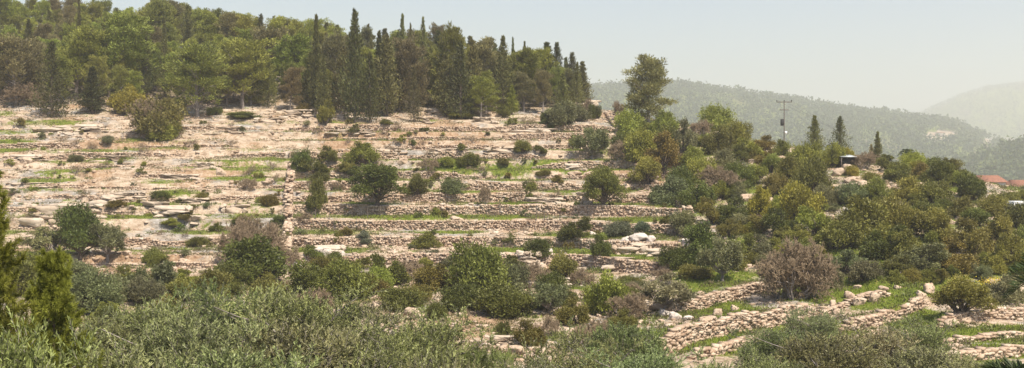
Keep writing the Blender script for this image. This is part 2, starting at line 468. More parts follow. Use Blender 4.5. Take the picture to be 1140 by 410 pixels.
# ------------------------------------------------------------------ plant prototypes (mesh data only)
def pine_proto(seed, h=9.0, w=6.5, bare=0.32, dense=1.0, lean_=0.03):
    r = np.random.default_rng(seed)
    lean = r.normal(0, lean_ * 1.3, 2)
    tt = np.linspace(0, 0.9, 8)
    tr = np.stack([lean[0] * h * tt ** 2 + 0.12 * np.sin(tt * 5 + seed), lean[1] * h * tt ** 2 + 0.1 * np.cos(tt * 4 + seed), tt * h], 1); tr[:, :2] -= tr[0, :2]
    wood = [tube(tr, np.interp(tt, [0, 0.9], [0.20, 0.05]) * h / 9, 6)]
    P, D, tone = [], [], []
    nl = int(30 * dense)
    for k in range(nl):
        t = bare * 0.6 + (0.97 - bare * 0.6) * (k + r.random()) / nl
        az = k * 2.4 + r.normal(0, 0.4)
        prof = math.sqrt(max(0.03, 1 - ((t - 0.52) / 0.52) ** 2)) if t > 0.52 else 0.62 + 0.38 * (t / 0.52)
        ln = w / 2 * prof * r.uniform(0.75, 1.15)
        el = math.radians(np.interp(t, [0, 0.5, 1], [16, 38, 66]) + r.normal(0, 8))
        p0 = np.array([np.interp(t, tt, tr[:, 0]), np.interp(t, tt, tr[:, 1]), min(t, 0.9) * h])
        s = np.linspace(0, 1, 5)
        d = np.array([math.cos(az) * math.cos(el), math.sin(az) * math.cos(el), math.sin(el)])
        br = p0 + s[:, None] * ln * d + np.array([0, 0, 1]) * (s ** 2)[:, None] * ln * 0.18
        wood.append(tube(br, np.linspace(0.06, 0.02, 5) * h / 9, 3))
        for _ in range(4 if t < bare + 0.2 else 0):
            b0 = br[1] + r.random() * (br[3] - br[1]); wood.append(tube(np.stack([b0, b0 + r.normal(0, 0.4, 3)]), [0.025, 0.012], 3))
        full = max(0.35, float(sstep(0.0, bare + 0.15, t)))
        npf = int(2 + 5 * full)
        for q in range(npf):
            u = r.uniform(0.35, 1.05) if t > 0.45 else r.uniform(0.65, 1.08)
            c = p0 + u * ln * d + np.array([0, 0, u * u * ln * 0.18]) + r.normal(0, 0.32, 3) * np.array([1, 1, 0.7])
            rad = r.uniform(0.38, 0.7) * (0.75 + 0.25 * full)
            n = int(46 * (rad / 0.5) ** 2 * (0.55 + 0.45 * full))
            o = sph(n, r) * (r.random((n, 1)) ** 0.45) * rad * np.array([1, 1, 0.85])
            P.append(c + o); D.append(o / rad + d * 0.7 + np.array([0, 0, 0.6]) + r.normal(0, 0.3, (n, 3)))
            tone.append(np.clip(np.full(n, 0.5 + r.normal(0, 0.16)) + r.normal(0, 0.16, n), 0, 1))
            if r.random() < 0.35:
                wood.append(tube(np.stack([p0 + 0.6 * u * ln * d, c]), [0.02, 0.008], 3))
    P = np.concatenate(P); D = np.concatenate(D); n = len(P)
    V, Fc = leaf_tris(P, D, r.uniform(0.2, 0.40, n), r.uniform(0.08, 0.15, n), r)
    wv, wf = join(wood)
    return (mk_mesh('pine_trunk', wv, wf, smooth=True), mk_mesh('pine_crown', V, Fc, {'tone': ('FACE', np.concatenate(tone))}), w, h)
def cypress_proto(seed, h=9.0, w=2.4, open_=0.0):
    r = np.random.default_rng(seed)
    tt = np.linspace(0, 0.95, 7)
    tr = np.stack([0.05 * np.sin(tt * 4 + seed), 0.05 * np.cos(tt * 3 + seed), tt * h], 1); tr[:, :2] -= tr[0, :2]
    wood = [tube(tr, np.interp(tt, [0, 0.95], [0.15, 0.03]), 6)]
    P, D, tone = [], [], []
    nb = int(95 * (1 - 0.3 * open_))
    for k in range(nb):
        t = 0.06 + 0.93 * ((k + r.random()) / nb) ** 0.92
        az = k * 2.4 + r.normal(0, 0.5)
        prof = (min(1, (t + 0.12) / 0.34)) ** 0.6 * (1 - max(0, (t - 0.25) / 0.77)) ** 1.15
        ln = w / 2 * prof * r.uniform(0.55, 1.35) * (0.75 + 0.5 * float(vnoise(t * 7, seed * 1.3 + az * 0.4, 3))) + 0.06
        el = math.radians(r.uniform(35, 60) + open_ * -20)
        d = np.array([math.cos(az), math.sin(az), math.tan(el) * 0.8])
        p0 = np.array([0, 0, t * h - 0.3 * ln])
        wood.append(tube(np.stack([p0, p0 + d * ln * 0.8]), [0.02, 0.006], 3))
        n = int(30 + 34 * prof)
        u = r.random((n, 1)) ** 0.6
        o = u * ln * d + r.normal(0, 1, (n, 3)) * (0.05 + 0.2 * prof) * w / 2.4 * np.array([1, 1, 1.3])
        P.append(p0 + o); D.append(d * 0.5 + np.array([0, 0, 0.7]) + r.normal(0, 0.4, (n, 3)))
        tone.append(np.clip(0.5 + r.normal(0, 0.17) + r.normal(0, 0.15, n), 0, 1))
    P = np.concatenate(P); D = np.concatenate(D); n = len(P)
    V, Fc = leaf_tris(P, D, r.uniform(0.18, 0.34, n), r.uniform(0.08, 0.15, n), r)
    wv, wf = join(wood)
    return (mk_mesh('cypress_trunk', wv, wf, smooth=True), mk_mesh('cypress_crown', V, Fc, {'tone': ('FACE', np.concatenate(tone))}), w, h)
def shrub_proto(seed, w=4.0, h=3.0, nleaf=11500, clumps=26, stem=0.0, ls=(0.085, 0.16), airy=0.0, skew=0.1):
    """broad-leaved bush or small tree: clumps of leaves over a dome, stems inside; stem = clear height of trunk as a share"""
    r = np.random.default_rng(seed)
    C, R = [], []
    for k in range(clumps):
        d = sph(1, r)[0]; d[2] = abs(d[2]) * 1.15 - 0.12
        u = r.uniform(0.45, 0.84)
        R.append(r.choice([r.uniform(0.10, 0.18), r.uniform(0.17, 0.33)]) * (1 - 0.25 * airy))
        C.append([d[0] * u * w / 2 * 0.92, d[1] * u * w / 2 * 0.92, h * stem + max(0.10, 0.18 + d[2] * u * 0.66) * h * (1 - stem)])
    C = np.array(C); R = np.array(R) * w / 2 * 1.15
    C[:, 2] *= 1 + skew * C[:, 0] / (w / 2) + 0.5 * skew * np.sin(C[:, 1] * 2.2 + seed)
    C[:, 1] *= 1 - 0.5 * skew
    C[:, 2] = np.maximum(C[:, 2], 0.08 * h)
    wood = []
    base = np.array([0, 0, -0.1])
    fork = np.array([0, 0, h * max(0.06, stem * 0.7)])
    if stem > 0.05:
        wood.append(tube(np.stack([base, fork * 0.5 + np.array([0.06, 0.03, 0]), fork]), [0.035 * w, 0.028 * w, 0.024 * w], 6))
    for c in C:
        m = (fork + c) / 2 + r.normal(0, 0.1, 3)
        wood.append(tube(np.stack([fork if stem > 0.05 else base + r.normal(0, 0.12, 3) * [1, 1, 0], m, c]), [0.016 * w, 0.010 * w, 0.004 * w], 4))
    share = R ** 2 / (R ** 2).sum()
    P, D, tone = [], [], []
    for c, rad, s in zip(C, R, share):
        n = int(nleaf * s)
        o = sph(n, r); rr = r.random((n, 1)) ** (0.32 + 0.3 * airy)
        lump = 1 + 0.28 * np.sin(o[:, :1] * 5 + rad * 9) * np.cos(o[:, 1:2] * 6 + c[0])
        q_ = c + o * rr * rad * lump * np.array([1, 1, 0.85])
        ns = max(2, n // 30)                              # stray shoots break the outline
        for z_ in range(ns // 3):
            a_ = r.integers(0, n - 6) if n > 8 else 0
            q_[a_:a_ + 6] = c + o[a_] * rad * (0.95 + np.linspace(0, 0.55, min(6, n - a_)))[:, None] + r.normal(0, 0.05, (min(6, n - a_), 3))
        P.append(q_)
        D.append(o + np.array([0, 0, 0.35]) + r.normal(0, 0.6, (n, 3)))
        tone.append(np.clip(0.5 + r.normal(0, 0.15) + r.normal(0, 0.17, n), 0, 1))
    P = np.concatenate(P); D = np.concatenate(D); n = len(P); tone = np.concatenate(tone)
    P[:, 2] = np.maximum(P[:, 2], 0.03)
    V, Fc = leaf_tris(P, D, r.uniform(ls[0], ls[1], n), r.uniform(ls[0], ls[1], n) * 0.7, r)
    wv, wf = join(wood)
    return (mk_mesh('shrub_stem', wv, wf, smooth=True), mk_mesh('shrub_foliage', V, Fc, {'tone': ('FACE', tone)}), w, h)
def bare_proto(seed, w=4.0, h=3.2, levels=5):
    """leafless twiggy bush"""
    r = np.random.default_rng(seed)
    limbs, twigs = [], []
    def grow(p, d, ln, rad, lv):
        rad = max(rad, 0.013)
        q = p + d * ln * 0.5 + r.normal(0, 0.05, 3) * ln
        e = q + unit(d + r.normal(0, 0.15, 3) + np.array([0, 0, 0.05])) * ln * 0.5
        (limbs if lv <= 1 else twigs).append(tube(np.stack([p, q, e]), [rad, rad * 0.8, rad * 0.6], 3 if lv > 1 else 5))
        if lv >= levels: return
        for k in range(3 if lv < 5 else 4):
            dd = unit(d + r.normal(0, 0.55, 3) + np.array([0, 0, 0.12]))
            grow(p + (e - p) * r.uniform(0.45, 1.0), dd, ln * r.uniform(0.6, 0.85), rad * 0.56, lv + 1)
    for k in range(6):
        az = k * 1.05 + r.normal(0, 0.3); el = r.uniform(0.6, 1.3)
        d = np.array([math.cos(az) * math.cos(el), math.sin(az) * math.cos(el), math.sin(el)])
        grow(np.array([0.1 * math.cos(az), 0.1 * math.sin(az), -0.1]), d, 1.0, 0.06, 0)
    tv, tf = join(twigs); lv_, lf = join(limbs)
    ext = np.abs(tv[:, :2]).max(); zx = tv[:, 2].max()
    for a in (tv, lv_):
        a[:, 0] *= w / 2 / ext; a[:, 1] *= w / 2 / ext; a[:, 2] *= h / zx
    return (mk_mesh('bare_stem', lv_, lf), mk_mesh('twigs', tv, tf), w, h)
def olive_proto(seed, w=4.4, h=5.0, shoots=2600, per=26):
    """large olive seen close: limbs, upright shoots, narrow leaves"""
    r = np.random.default_rng(seed)
    wood = []
    fork = np.array([r.normal(0, 0.1), r.normal(0, 0.1), h * 0.22])
    wood.append(tube(np.stack([[0, 0, -0.3], [0.08, 0.05, h * 0.1], fork]), [0.26, 0.2, 0.17], 8))
    tips = []
    nl = 9
    for k in range(nl):
        az = k * 2 * math.pi / nl + r.normal(0, 0.25); out = r.uniform(0.35, 0.85)
        e = np.array([math.cos(az) * w / 2 * out, math.sin(az) * w / 2 * out, h * r.uniform(0.6, 0.85)])
        m = fork * 0.5 + e * 0.5 + np.array([0, 0, -0.15]) + r.normal(0, 0.15, 3)
        wood.append(tube(np.stack([fork, m, e]), [0.09, 0.06, 0.025], 6))
        for q in range(7):
            s = r.uniform(0.3, 1.0); b = fork * (1 - s) ** 2 + 2 * m * s * (1 - s) + e * s * s
            e2 = b + np.array([r.normal(0, 0.5), r.normal(0, 0.5), r.uniform(0.0, 0.75)])
            wood.append(tube(np.stack([b, (b + e2) / 2 + r.normal(0, 0.06, 3), e2]), [0.03, 0.02, 0.010], 4)); tips.append(e2)
    # clumps on an uneven dome
    nc = 34
    C = np.array([(lambda d: [d[0] * w / 2 * 0.8, d[1] * w / 2 * 0.8, h * (0.48 + 0.38 * d[2])])(sph(1, r)[0] * r.uniform(0.55, 1.0)) for _ in range(nc)])
    C[:, 2] = np.maximum(C[:, 2], 0.28 * h)
    R = r.uniform(0.35, 0.75, nc) * w / 4.4
    C = np.concatenate([C, np.array(tips)]); R = np.concatenate([R, r.uniform(0.28, 0.5, len(tips))])
    pick = r.choice(len(C), shoots, p=R ** 2 / (R ** 2).sum())
    o = sph(shoots, r); rr = r.random((shoots, 1)) ** 0.4
    S = C[pick] + o * rr * R[pick][:, None]
    ax = unit(o * 0.55 + np.array([0, 0, 0.75]) + r.normal(0, 0.45, (shoots, 3)))
    sl = r.uniform(0.25, 0.62, shoots)
    st = np.clip(0.5 + r.normal(0, 0.2, shoots) + r.normal(0, 0.17, len(C))[pick], 0, 1)
    twig = [tube(np.stack([S[k], S[k] + ax[k] * sl[k]]), [0.008, 0.004], 3) for k in range(0, shoots, 2)]
    k = np.repeat(np.arange(shoots), per); u = np.tile(np.linspace(0.05, 1, per), shoots)
    n = len(k)
    P = S[k] + ax[k] * (sl[k] * u)[:, None]
    D = ax[k] * 1.1 + r.normal(0, 0.5, (n, 3))
    V, Fc = leaf_quads(P, D, r.uniform(0.08, 0.15, n), r.uniform(0.02, 0.034, n), r)
    tone = np.clip(st[k] + r.normal(0, 0.2, n), 0, 1)
    wv, wf = join(wood + twig)
    return (mk_mesh('olive_trunk', wv, wf), mk_mesh('olive_crown', V, Fc, {'tone': ('FACE', tone)}), w, h)
def near_pine_proto(seed, h=7.5, w=4.2):
    """young pine close to the camera: whorls of branches with long fine needles"""
    r = np.random.default_rng(seed)
    tt = np.linspace(0, 0.98, 9)
    tr = np.stack([0.06 * np.sin(tt * 4), 0.05 * np.cos(tt * 5) - 0.05, tt * h], 1)
    wood = [tube(tr, np.linspace(0.11, 0.015, 9), 7)]
    P, D, T = [], [], []
    for wh in range(17):
        t = 0.10 + 0.86 * wh / 16
        nb = 6
        for q in range(nb):
            az = q * 2 * math.pi / nb + wh * 0.7 + r.normal(0, 0.25)
            ln = w / 2 * (1.05 - t) ** 0.75 * r.uniform(0.7, 1.15) + 0.15
            el = math.radians(18 + 30 * t + r.normal(0, 8))
            d = np.array([math.cos(az) * math.cos(el), math.sin(az) * math.cos(el), math.sin(el)])
            p0 = np.array([0, 0, t * h])
            s = np.linspace(0, 1, 5)
            br = p0 + s[:, None] * ln * d + np.array([0, 0, 1]) * (s ** 2)[:, None] * 0.25 * ln
            wood.append(tube(br, np.linspace(0.025, 0.006, 5), 4))
            ends = [(br[2] + r.normal(0, 0.02, 3), br[4], 1.0)]
            for z in range(7):
                u = r.uniform(0.25, 0.95); b = p0 + u * ln * d + np.array([0, 0, u * u * 0.25 * ln])
                dd = unit(d + r.normal(0, 0.6, 3) + np.array([0, 0, 0.35])); e = b + dd * ln * r.uniform(0.2, 0.42)
                wood.append(tube(np.stack([b, e]), [0.009, 0.004], 3)); ends.append((b, e, 1.0))
            for b, e, _ in ends:
                n = 190
                u = r.random((n, 1)); q_ = b + u * (e - b)
                P.append(q_); D.append(unit(e - b) * 0.9 + r.normal(0, 0.6, (n, 3))); T.append(np.clip(0.5 + r.normal(0, 0.13) + r.normal(0, 0.15, n), 0, 1))
    P = np.concatenate(P); D = np.concatenate(D); n = len(P)
    V, Fc = leaf_tris(P, D, r.uniform(0.10, 0.19, n), r.uniform(0.012, 0.02, n), r)
    wv, wf = join(wood)
    return (mk_mesh('young_pine_trunk', wv, wf), mk_mesh('young_pine_crown', V, Fc, {'tone': ('FACE', np.concatenate(T))}), w, h)

PINES = [pine_proto(100 + k, w=(6.6, 6.0, 5.4, 4.6, 6.2, 5.0, 5.6, 4.4)[k], bare=(0.16, 0.2, 0.28, 0.08, 0.4, 0.1, 0.22, 0.3)[k], dense=1.3, lean_=(0.02, 0.03, 0.06, 0.02, 0.05, 0.04, 0.07, 0.03)[k]) for k in range(8)]
CYPS = [cypress_proto(200 + k, w=(2.2, 2.6, 3.2, 1.8, 3.6, 2.4, 2.0, 2.8)[k], open_=(0, 0.2, 0.6, 0.0, 1.0, 0.4, 0.1, 0.8)[k]) for k in range(8)]
SHRUBS = [shrub_proto(300 + k, clumps=(36, 30, 44, 32, 40, 26, 34, 28, 38)[k], airy=(0, 0.2, 0, 0.4, 0.1, 0.5, 0.3, 0.6, 0.2)[k], w=4, h=(2.6, 3.0, 2.8, 3.2, 2.4, 3.0, 2.6, 3.0, 2.4)[k], skew=(0.1, 0.2, 0.1, 0.3, 0.2, 0.3, 0.5, 0.55, 0.6)[k]) for k in range(9)]
TREES = [shrub_proto(340 + k, w=4, h=4.2, clumps=28, stem=0.16, airy=0.15) for k in range(3)]
MOLIVES = [shrub_proto(360 + k, w=4, h=3.8, clumps=24, stem=0.18, airy=0.7, nleaf=9000, ls=(0.08, 0.14)) for k in range(3)]
LOWS = [shrub_proto(380 + k, w=1.2, h=0.8, clumps=9, nleaf=520, ls=(0.07, 0.13)) for k in range(4)]
BARES = [bare_proto(400 + k, levels=6) for k in range(2)]
LOWBARES = [bare_proto(420 + k, w=1.6, h=1.0, levels=4) for k in range(2)]
PROTO = dict(pine=PINES, cypress=CYPS, shrub=SHRUBS, tree=TREES, olive=MOLIVES, low=LOWS, bare=BARES, lowbare=LOWBARES)
SPEC = {  # name, part names, materials, category
    'pine': ('pine_tree', 'trunk', 'crown', GREYBARK, NEEDLE, 'tree'),
    'cypress': ('cypress_tree', 'trunk', 'crown', BARK, NEEDLE, 'tree'),
    'shrub': ('shrub', 'stem', 'foliage', BARK, LEAF, 'shrub'),
    'tree': ('evergreen_tree', 'trunk', 'crown', BARK, LEAF, 'tree'),
    'olive': ('olive_tree', 'trunk', 'crown', GREYBARK, OLIVE, 'tree'),
    'low': ('low_shrub', 'stem', 'foliage', BARK, LEAF, 'shrub'),
    'bare': ('leafless_shrub', 'stem', 'twigs', GREYBARK, TWIG, 'shrub'),
    'lowbare': ('thorn_shrub', 'stem', 'twigs', GREYBARK, TWIG, 'shrub'),
}
def spans(pr):
    n = len(pr[1].vertices); co = np.empty(n * 3, np.float32); pr[1].vertices.foreach_get('co', co); co = co.reshape(-1, 3)
    return (pr[0], pr[1], 2 * float(np.percentile(np.hypot(co[:, 0], co[:, 1]), 95)), float(np.percentile(co[:, 2], 99.7)))
for k_ in PROTO: PROTO[k_] = [spans(p) for p in PROTO[k_]]
for k_, (nm, p1, p2, m1, m2, c_) in SPEC.items():
    for pr in PROTO[k_]:
        pr[0].materials.append(m1); pr[1].materials.append(m2)
COLOR = {
    'pine': (0.190, 0.220, 0.055), 'pinelight': (0.245, 0.285, 0.062), 'pinegrey': (0.205, 0.195, 0.098), 'cyp': (0.078, 0.086, 0.034), 'cypmid': (0.140, 0.152, 0.058),
    'G': (0.192, 0.215, 0.042), 'D': (0.092, 0.110, 0.024), 'O': (0.155, 0.146, 0.034), 'Y': (0.215, 0.205, 0.030), 'L': (0.145, 0.158, 0.080), 'B': (0.3, 0.26, 0.22),
    'R': (0.175, 0.142, 0.042), 'M': (0.145, 0.158, 0.036), 'S': (0.125, 0.152, 0.105),
}
THINGS = []       # (object, phrase, zone, px, hand-written label)
CNT = [0]
def plant(kind, loc, w, h, colour, zone, phrase, px, label=None, rz=None, var=None):
    """one plant: an Empty at its foot that carries its stem and its foliage"""
    CNT[0] += 1
    protos = PROTO[kind]
    a, b, w0, h0 = protos[(CNT[0] * 7 + 3) % len(protos) if var is None else var]
    nm, p1, p2, m1, m2, cat = SPEC[kind]
    kw = kh = 1.0
    root = empty(nm, loc, random.uniform(0, 6.28) if rz is None else rz, (w * kw / w0, w * kw / w0, h * kh / h0))
    new(p1, a, None, root)
    c = COLOR[colour]; c = (c[0] * 1.0, c[1] * 0.95, c[2] * 0.80)
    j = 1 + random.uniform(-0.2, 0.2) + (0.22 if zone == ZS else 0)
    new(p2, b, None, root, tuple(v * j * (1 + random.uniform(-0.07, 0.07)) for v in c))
    root['category'] = cat
    THINGS.append((root, phrase, zone, px, label))
    return root
def plant_px(kind, px, py, wpx, hpx, colour, zone, phrase, label=None, var=None):
    x, y, z = at(px, py)
    return plant(kind, (x, y, z - 0.08), wpx / F * y, hpx / F * y, colour, zone, phrase, px, label, var=var)

# ------------------------------------------------------------------ dry stone walls
BOXF = np.array([[0, 3, 2, 1], [4, 5, 6, 7], [0, 1, 5, 4], [1, 2, 6, 5], [2, 3, 7, 6], [3, 0, 4, 7]])
BOXV = np.array([[-1, -1, -1], [1, -1, -1], [1, 1, -1], [-1, 1, -1], [-1, -1, 1], [1, -1, 1], [1, 1, 1], [-1, 1, 1]]) * 0.5
def stones_along(path, base, top, rng, ls=(0.18, 0.5), hs=(0.13, 0.24), depth=0.4, proud=0.0):
    """courses of uneven stones: path (n,2), base/top height per point. Returns centres, tangents, dims"""
    seg = np.linalg.norm(np.diff(path, axis=0), axis=1); S = np.concatenate([[0], np.cumsum(seg)])
    out = []
    z = 0.0
    hmax = (top - base).max()
    while z < hmax:
        ch = rng.uniform(*hs)
        s = -rng.uniform(0, 0.3)
        while s < S[-1]:
            ln = rng.uniform(*ls) * (1.25 if rng.random() < 0.12 else 1)
            c = min(max(s + ln / 2, 0), S[-1])
            b = np.interp(c, S, base); t = np.interp(c, S, top)
            if b + z + ch * 0.5 < t:
                hh = ch * rng.uniform(0.85, 1.2)
                x = np.interp(c, S, path[:, 0]); y = np.interp(c, S, path[:, 1])
                x2 = np.interp(c + 0.3, S, path[:, 0]); y2 = np.interp(c + 0.3, S, path[:, 1])
                x1 = np.interp(c - 0.3, S, path[:, 0]); y1 = np.interp(c - 0.3, S, path[:, 1])
                out.append((x, y, b + z + hh / 2 - 0.08, math.atan2(y2 - y1, x2 - x1), ln * 0.97, depth * rng.uniform(0.8, 1.2), hh * 0.97, z))
            s += ln
        z += ch
    return out
def stones_mesh(name, st, rng, batter=0.12, jitter=0.16):
    A = np.array(st); n = len(A)
    V = np.broadcast_to(BOXV, (n, 8, 3)).copy()
    V *= 1 + rng.uniform(-jitter, jitter, (n, 8, 3)) * 2.0
    V[:, 4:, :2] *= rng.uniform(0.72, 1.0, (n, 1, 2))
    V *= A[:, None, 4:7]
    t = rng.normal(0, 0.13, (n, 1))
    V[:, :, 2] += V[:, :, 0] * t
    c, s = np.cos(A[:, 3] + rng.normal(0, 0.07, n))[:, None], np.sin(A[:, 3] + rng.normal(0, 0.07, n))[:, None]
    X = V[:, :, 0] * c - V[:, :, 1] * s; Y = V[:, :, 0] * s + V[:, :, 1] * c
    nx, ny = -np.sin(A[:, 3]), np.cos(A[:, 3])
    off = (A[:, 7] * batter + rng.normal(0, 0.06, n))
    X += (A[:, 0] + nx * off)[:, None]; Y += (A[:, 1] + ny * off)[:, None]
    Z = V[:, :, 2] + A[:, 2][:, None]
    VV = np.stack([X, Y, Z], -1).reshape(-1, 3)
    Fc = (BOXF[None] + (np.arange(n) * 8)[:, None, None]).reshape(-1, 4)
    tone = np.repeat(np.clip(rng.normal(0.44, 0.2, n), 0, 1), 6)
    return mk_mesh(name, VV, Fc, {'tone': ('FACE', tone)})
ORD = ['first', 'second', 'third', 'fourth', 'fifth', 'sixth', 'seventh', 'eighth', 'ninth', 'tenth', 'eleventh', 'twelfth', 'thirteenth', 'fourteenth', 'fifteenth', 'sixteenth',
       'seventeenth', 'eighteenth', 'nineteenth']
def ordinal(n):          # 0-based
    if n < 19: return ORD[n]
    tens = ['twent', 'thirt', 'fort', 'fift', 'sixt', 'sevent', 'eight', 'ninet'][(n + 1) // 10 - 2]
    u = (n + 1) % 10
    return tens + 'ieth' if u == 0 else tens + 'y-' + ORD[u - 1]
WALLSEG = []
def terrace_walls():
    rng = np.random.default_rng(11)
    pxs = np.arange(-90, 770, 2.4)
    Ys = np.arange(96, 186, 0.06)
    PX, YY = np.meshgrid(pxs, Ys, indexing='ij')
    X = (PX - 570) / F * YY
    zb = base_z(PX, YY); L = lvl(PX, YY, X, zb)
    for k, (lk, dk) in enumerate(zip(LV, DL)):
        idx = np.argmax(L >= lk, axis=1)
        ok = L[np.arange(len(pxs)), idx] >= lk
        Yk = Ys[idx]
        x = (pxs - 570) / F * Yk
        T = tmask(pxs, base_z(pxs, Yk))
        keep = fbm(x / 11 + 50, np.full(x.shape, k * 7.7), 71 + k, 3)
        hf = np.clip(0.25 + 2.3 * (keep - 0.30), 0, 1.18)
        py = HY - lk / Yk * F
        # the walls of the middle terraces stand; higher up and to the left they are half collapsed
        stand = sstep(300, 345, pxs) * sstep(205, 228, py)
        hf = np.clip(hf * (0.72 + 0.2 * sstep(300, 345, pxs)) * (1 - stand) + stand * np.maximum(0.95, hf), 0, 1.15)
        hf += 0.10 * (fbm(x / 1.2, np.full(x.shape, 3.3), 5 + k, 2) - 0.5)
        hf = np.where((T > 0.5) & ok, hf, 0)
        hf = np.where(np.abs(pxs - 320) < 2, 0, hf)
        low, high = lk - 0.40 * dk, lk + 0.46 * dk
        runs, cur = [], []
        for q in range(len(pxs)):
            if hf[q] > 0.33: cur.append(q)
            else:
                if len(cur) > 9: runs.append(cur)
                cur = []
        if len(cur) > 9: runs.append(cur)
        parts = []
        for rn in runs:                                   # a run longer than the eye takes as one is cut where it dips
            while len(rn) > 130:
                c = 60 + int(np.argmin(hf[rn[60:-30]])) if len(rn) > 100 else len(rn) // 2
                c = min(c, 120); parts.append(rn[:c]); rn = rn[c:]
            parts.append(rn)
        for s, rn in enumerate(parts):
            rn = np.array(rn)
            path = np.stack([x[rn], Yk[rn] - 0.10], 1)
            base = np.full(len(rn), low - 0.1); top = base + 0.1 + (high - low) * hf[rn]
            st = stones_along(path, base, top, rng, ls=(0.16, 0.44), hs=(0.12, 0.22), depth=0.45)
            if len(st) < 12: continue
            o = new('terrace_wall', stones_mesh('terrace_wall', st, rng), STONE)
            o['category'] = 'wall'; o['kind'] = 'thing'; o['group'] = 'dry stone terrace walls'
            step = ['lowest', 'second', 'third', 'fourth', 'fifth', 'sixth', 'seventh', 'eighth', 'ninth', 'tenth', 'eleventh', 'topmost'][k]
            WALLSEG.append((o, step, float(pxs[rn].mean()), float(hf[rn].mean())))
terrace_walls()
from collections import defaultdict
_by = defaultdict(list)
for w_ in WALLSEG: _by[w_[1]].append(w_)
for step, ws in _by.items():
    ws.sort(key=lambda q: q[2])
    for i_, (o, _, px, hf) in enumerate(ws):
        look = 'well kept' if hf > 0.9 else ('half collapsed' if hf < 0.6 else 'rough')
        where = 'only stretch' if len(ws) == 1 else ordinal(i_) + ' stretch from the left'
        o['label'] = f'{look} dry stone wall, {step} terrace up, {where}'

def valley_walls():
    rng = np.random.default_rng(12)
    labels = ['curved dry stone wall below the olive tree at the head of the grass plots',
              'tall crumbling dry stone wall above the two grass strips',
              'low broken row of stones along the lower grass strip',
              'neat dry stone wall of large blocks edging the bright green plot',
              'low pale stone wall right of the bright green plot, before the dark bushes',
              'thin line of pale stones, middle of three at the lower right corner',
              'short tumbled wall of blocks inside the bright green plot',
              'lowest line of stones in the bottom right corner']
    for (xs, ys, h), lab in zip(VWP, labels):
        px = np.arange(xs[0], min(xs[-1], 1170), 1.5)
        Y = np.interp(px, xs, ys)
        path = np.stack([(px - 570) / F * Y, Y], 1)
        base = ground_py(px, Y - 0.5) - 0.12
        e = sstep(xs[0] - 2, xs[0] + 12, px) * sstep(xs[-1] + 2, xs[-1] - 12, px)
        top = base + 0.12 + h * (0.75 + 0.55 * fbm(path[:, 0] / 1.5, path[:, 1], 6, 3)) * (0.35 + 0.65 * e)
        st = stones_along(path, base, top, rng, ls=(0.14, 0.42), hs=(0.09, 0.19), depth=0.5)
        root = empty('field_wall', (float(path[len(px) // 2, 0]), float(path[len(px) // 2, 1]), float(base[len(px) // 2])))
        root['category'] = 'wall'; root['kind'] = 'thing'; root['label'] = lab; root['group'] = 'field walls in the valley'
        st.sort(key=lambda q: -q[4] * q[6])
        big, rest = st[:120], st[120:]
        c = root.location
        for s in big:
            a = list(s); a[0] -= c[0]; a[1] -= c[1]; a[2] -= c[2]
            new('stone', stones_mesh('stone', [a], rng), STONE, root)
        if rest:
            r_ = [(q[0] - c[0], q[1] - c[1], q[2] - c[2], *q[3:]) for q in rest]
            o = new('small_stones', stones_mesh('small_stones', r_, rng), STONE, root); o['kind'] = 'stuff'
valley_walls()

def slope_wall(pts, h, label, seed):
    rng = np.random.default_rng(seed)
    P = np.array([at(*p) for p in pts])
    s = np.linspace(0, len(P) - 1, 160)
    path = np.stack([np.interp(s, np.arange(len(P)), P[:, 0]), np.interp(s, np.arange(len(P)), P[:, 1])], 1)
    base = gz(path[:, 0], path[:, 1]) - 0.15
    st = []
    for off in (-0.3, 0.0, 0.3):
        q = path + np.array([off, 0])
        top = base + 0.15 + h * (0.7 + 0.5 * fbm(q[:, 1] / 1.1, q[:, 0], seed, 2))
        st += stones_along(q, base, top, rng, ls=(0.25, 0.55), hs=(0.16, 0.3), depth=0.4)
    o = new('boundary_wall', stones_mesh('boundary_wall', st, rng, batter=0.0), STONE)
    o['category'] = 'wall'; o['kind'] = 'thing'; o['label'] = label
slope_wall([(318, 292), (320, 268), (321, 245), (321, 222), (323, 202), (326, 186)], 1.0, 'narrow stone wall climbing straight up across the middle terraces', 5)
slope_wall([(694, 178), (706, 186), (722, 200), (738, 214), (754, 228), (766, 240)], 0.9, 'stone wall slanting down the right end of the terraces beside the scrub', 6)
slope_wall([(676, 128), (684, 138), (690, 152), (693, 166)], 0.6, 'short stone wall running down from the crest by the tall pine', 8)

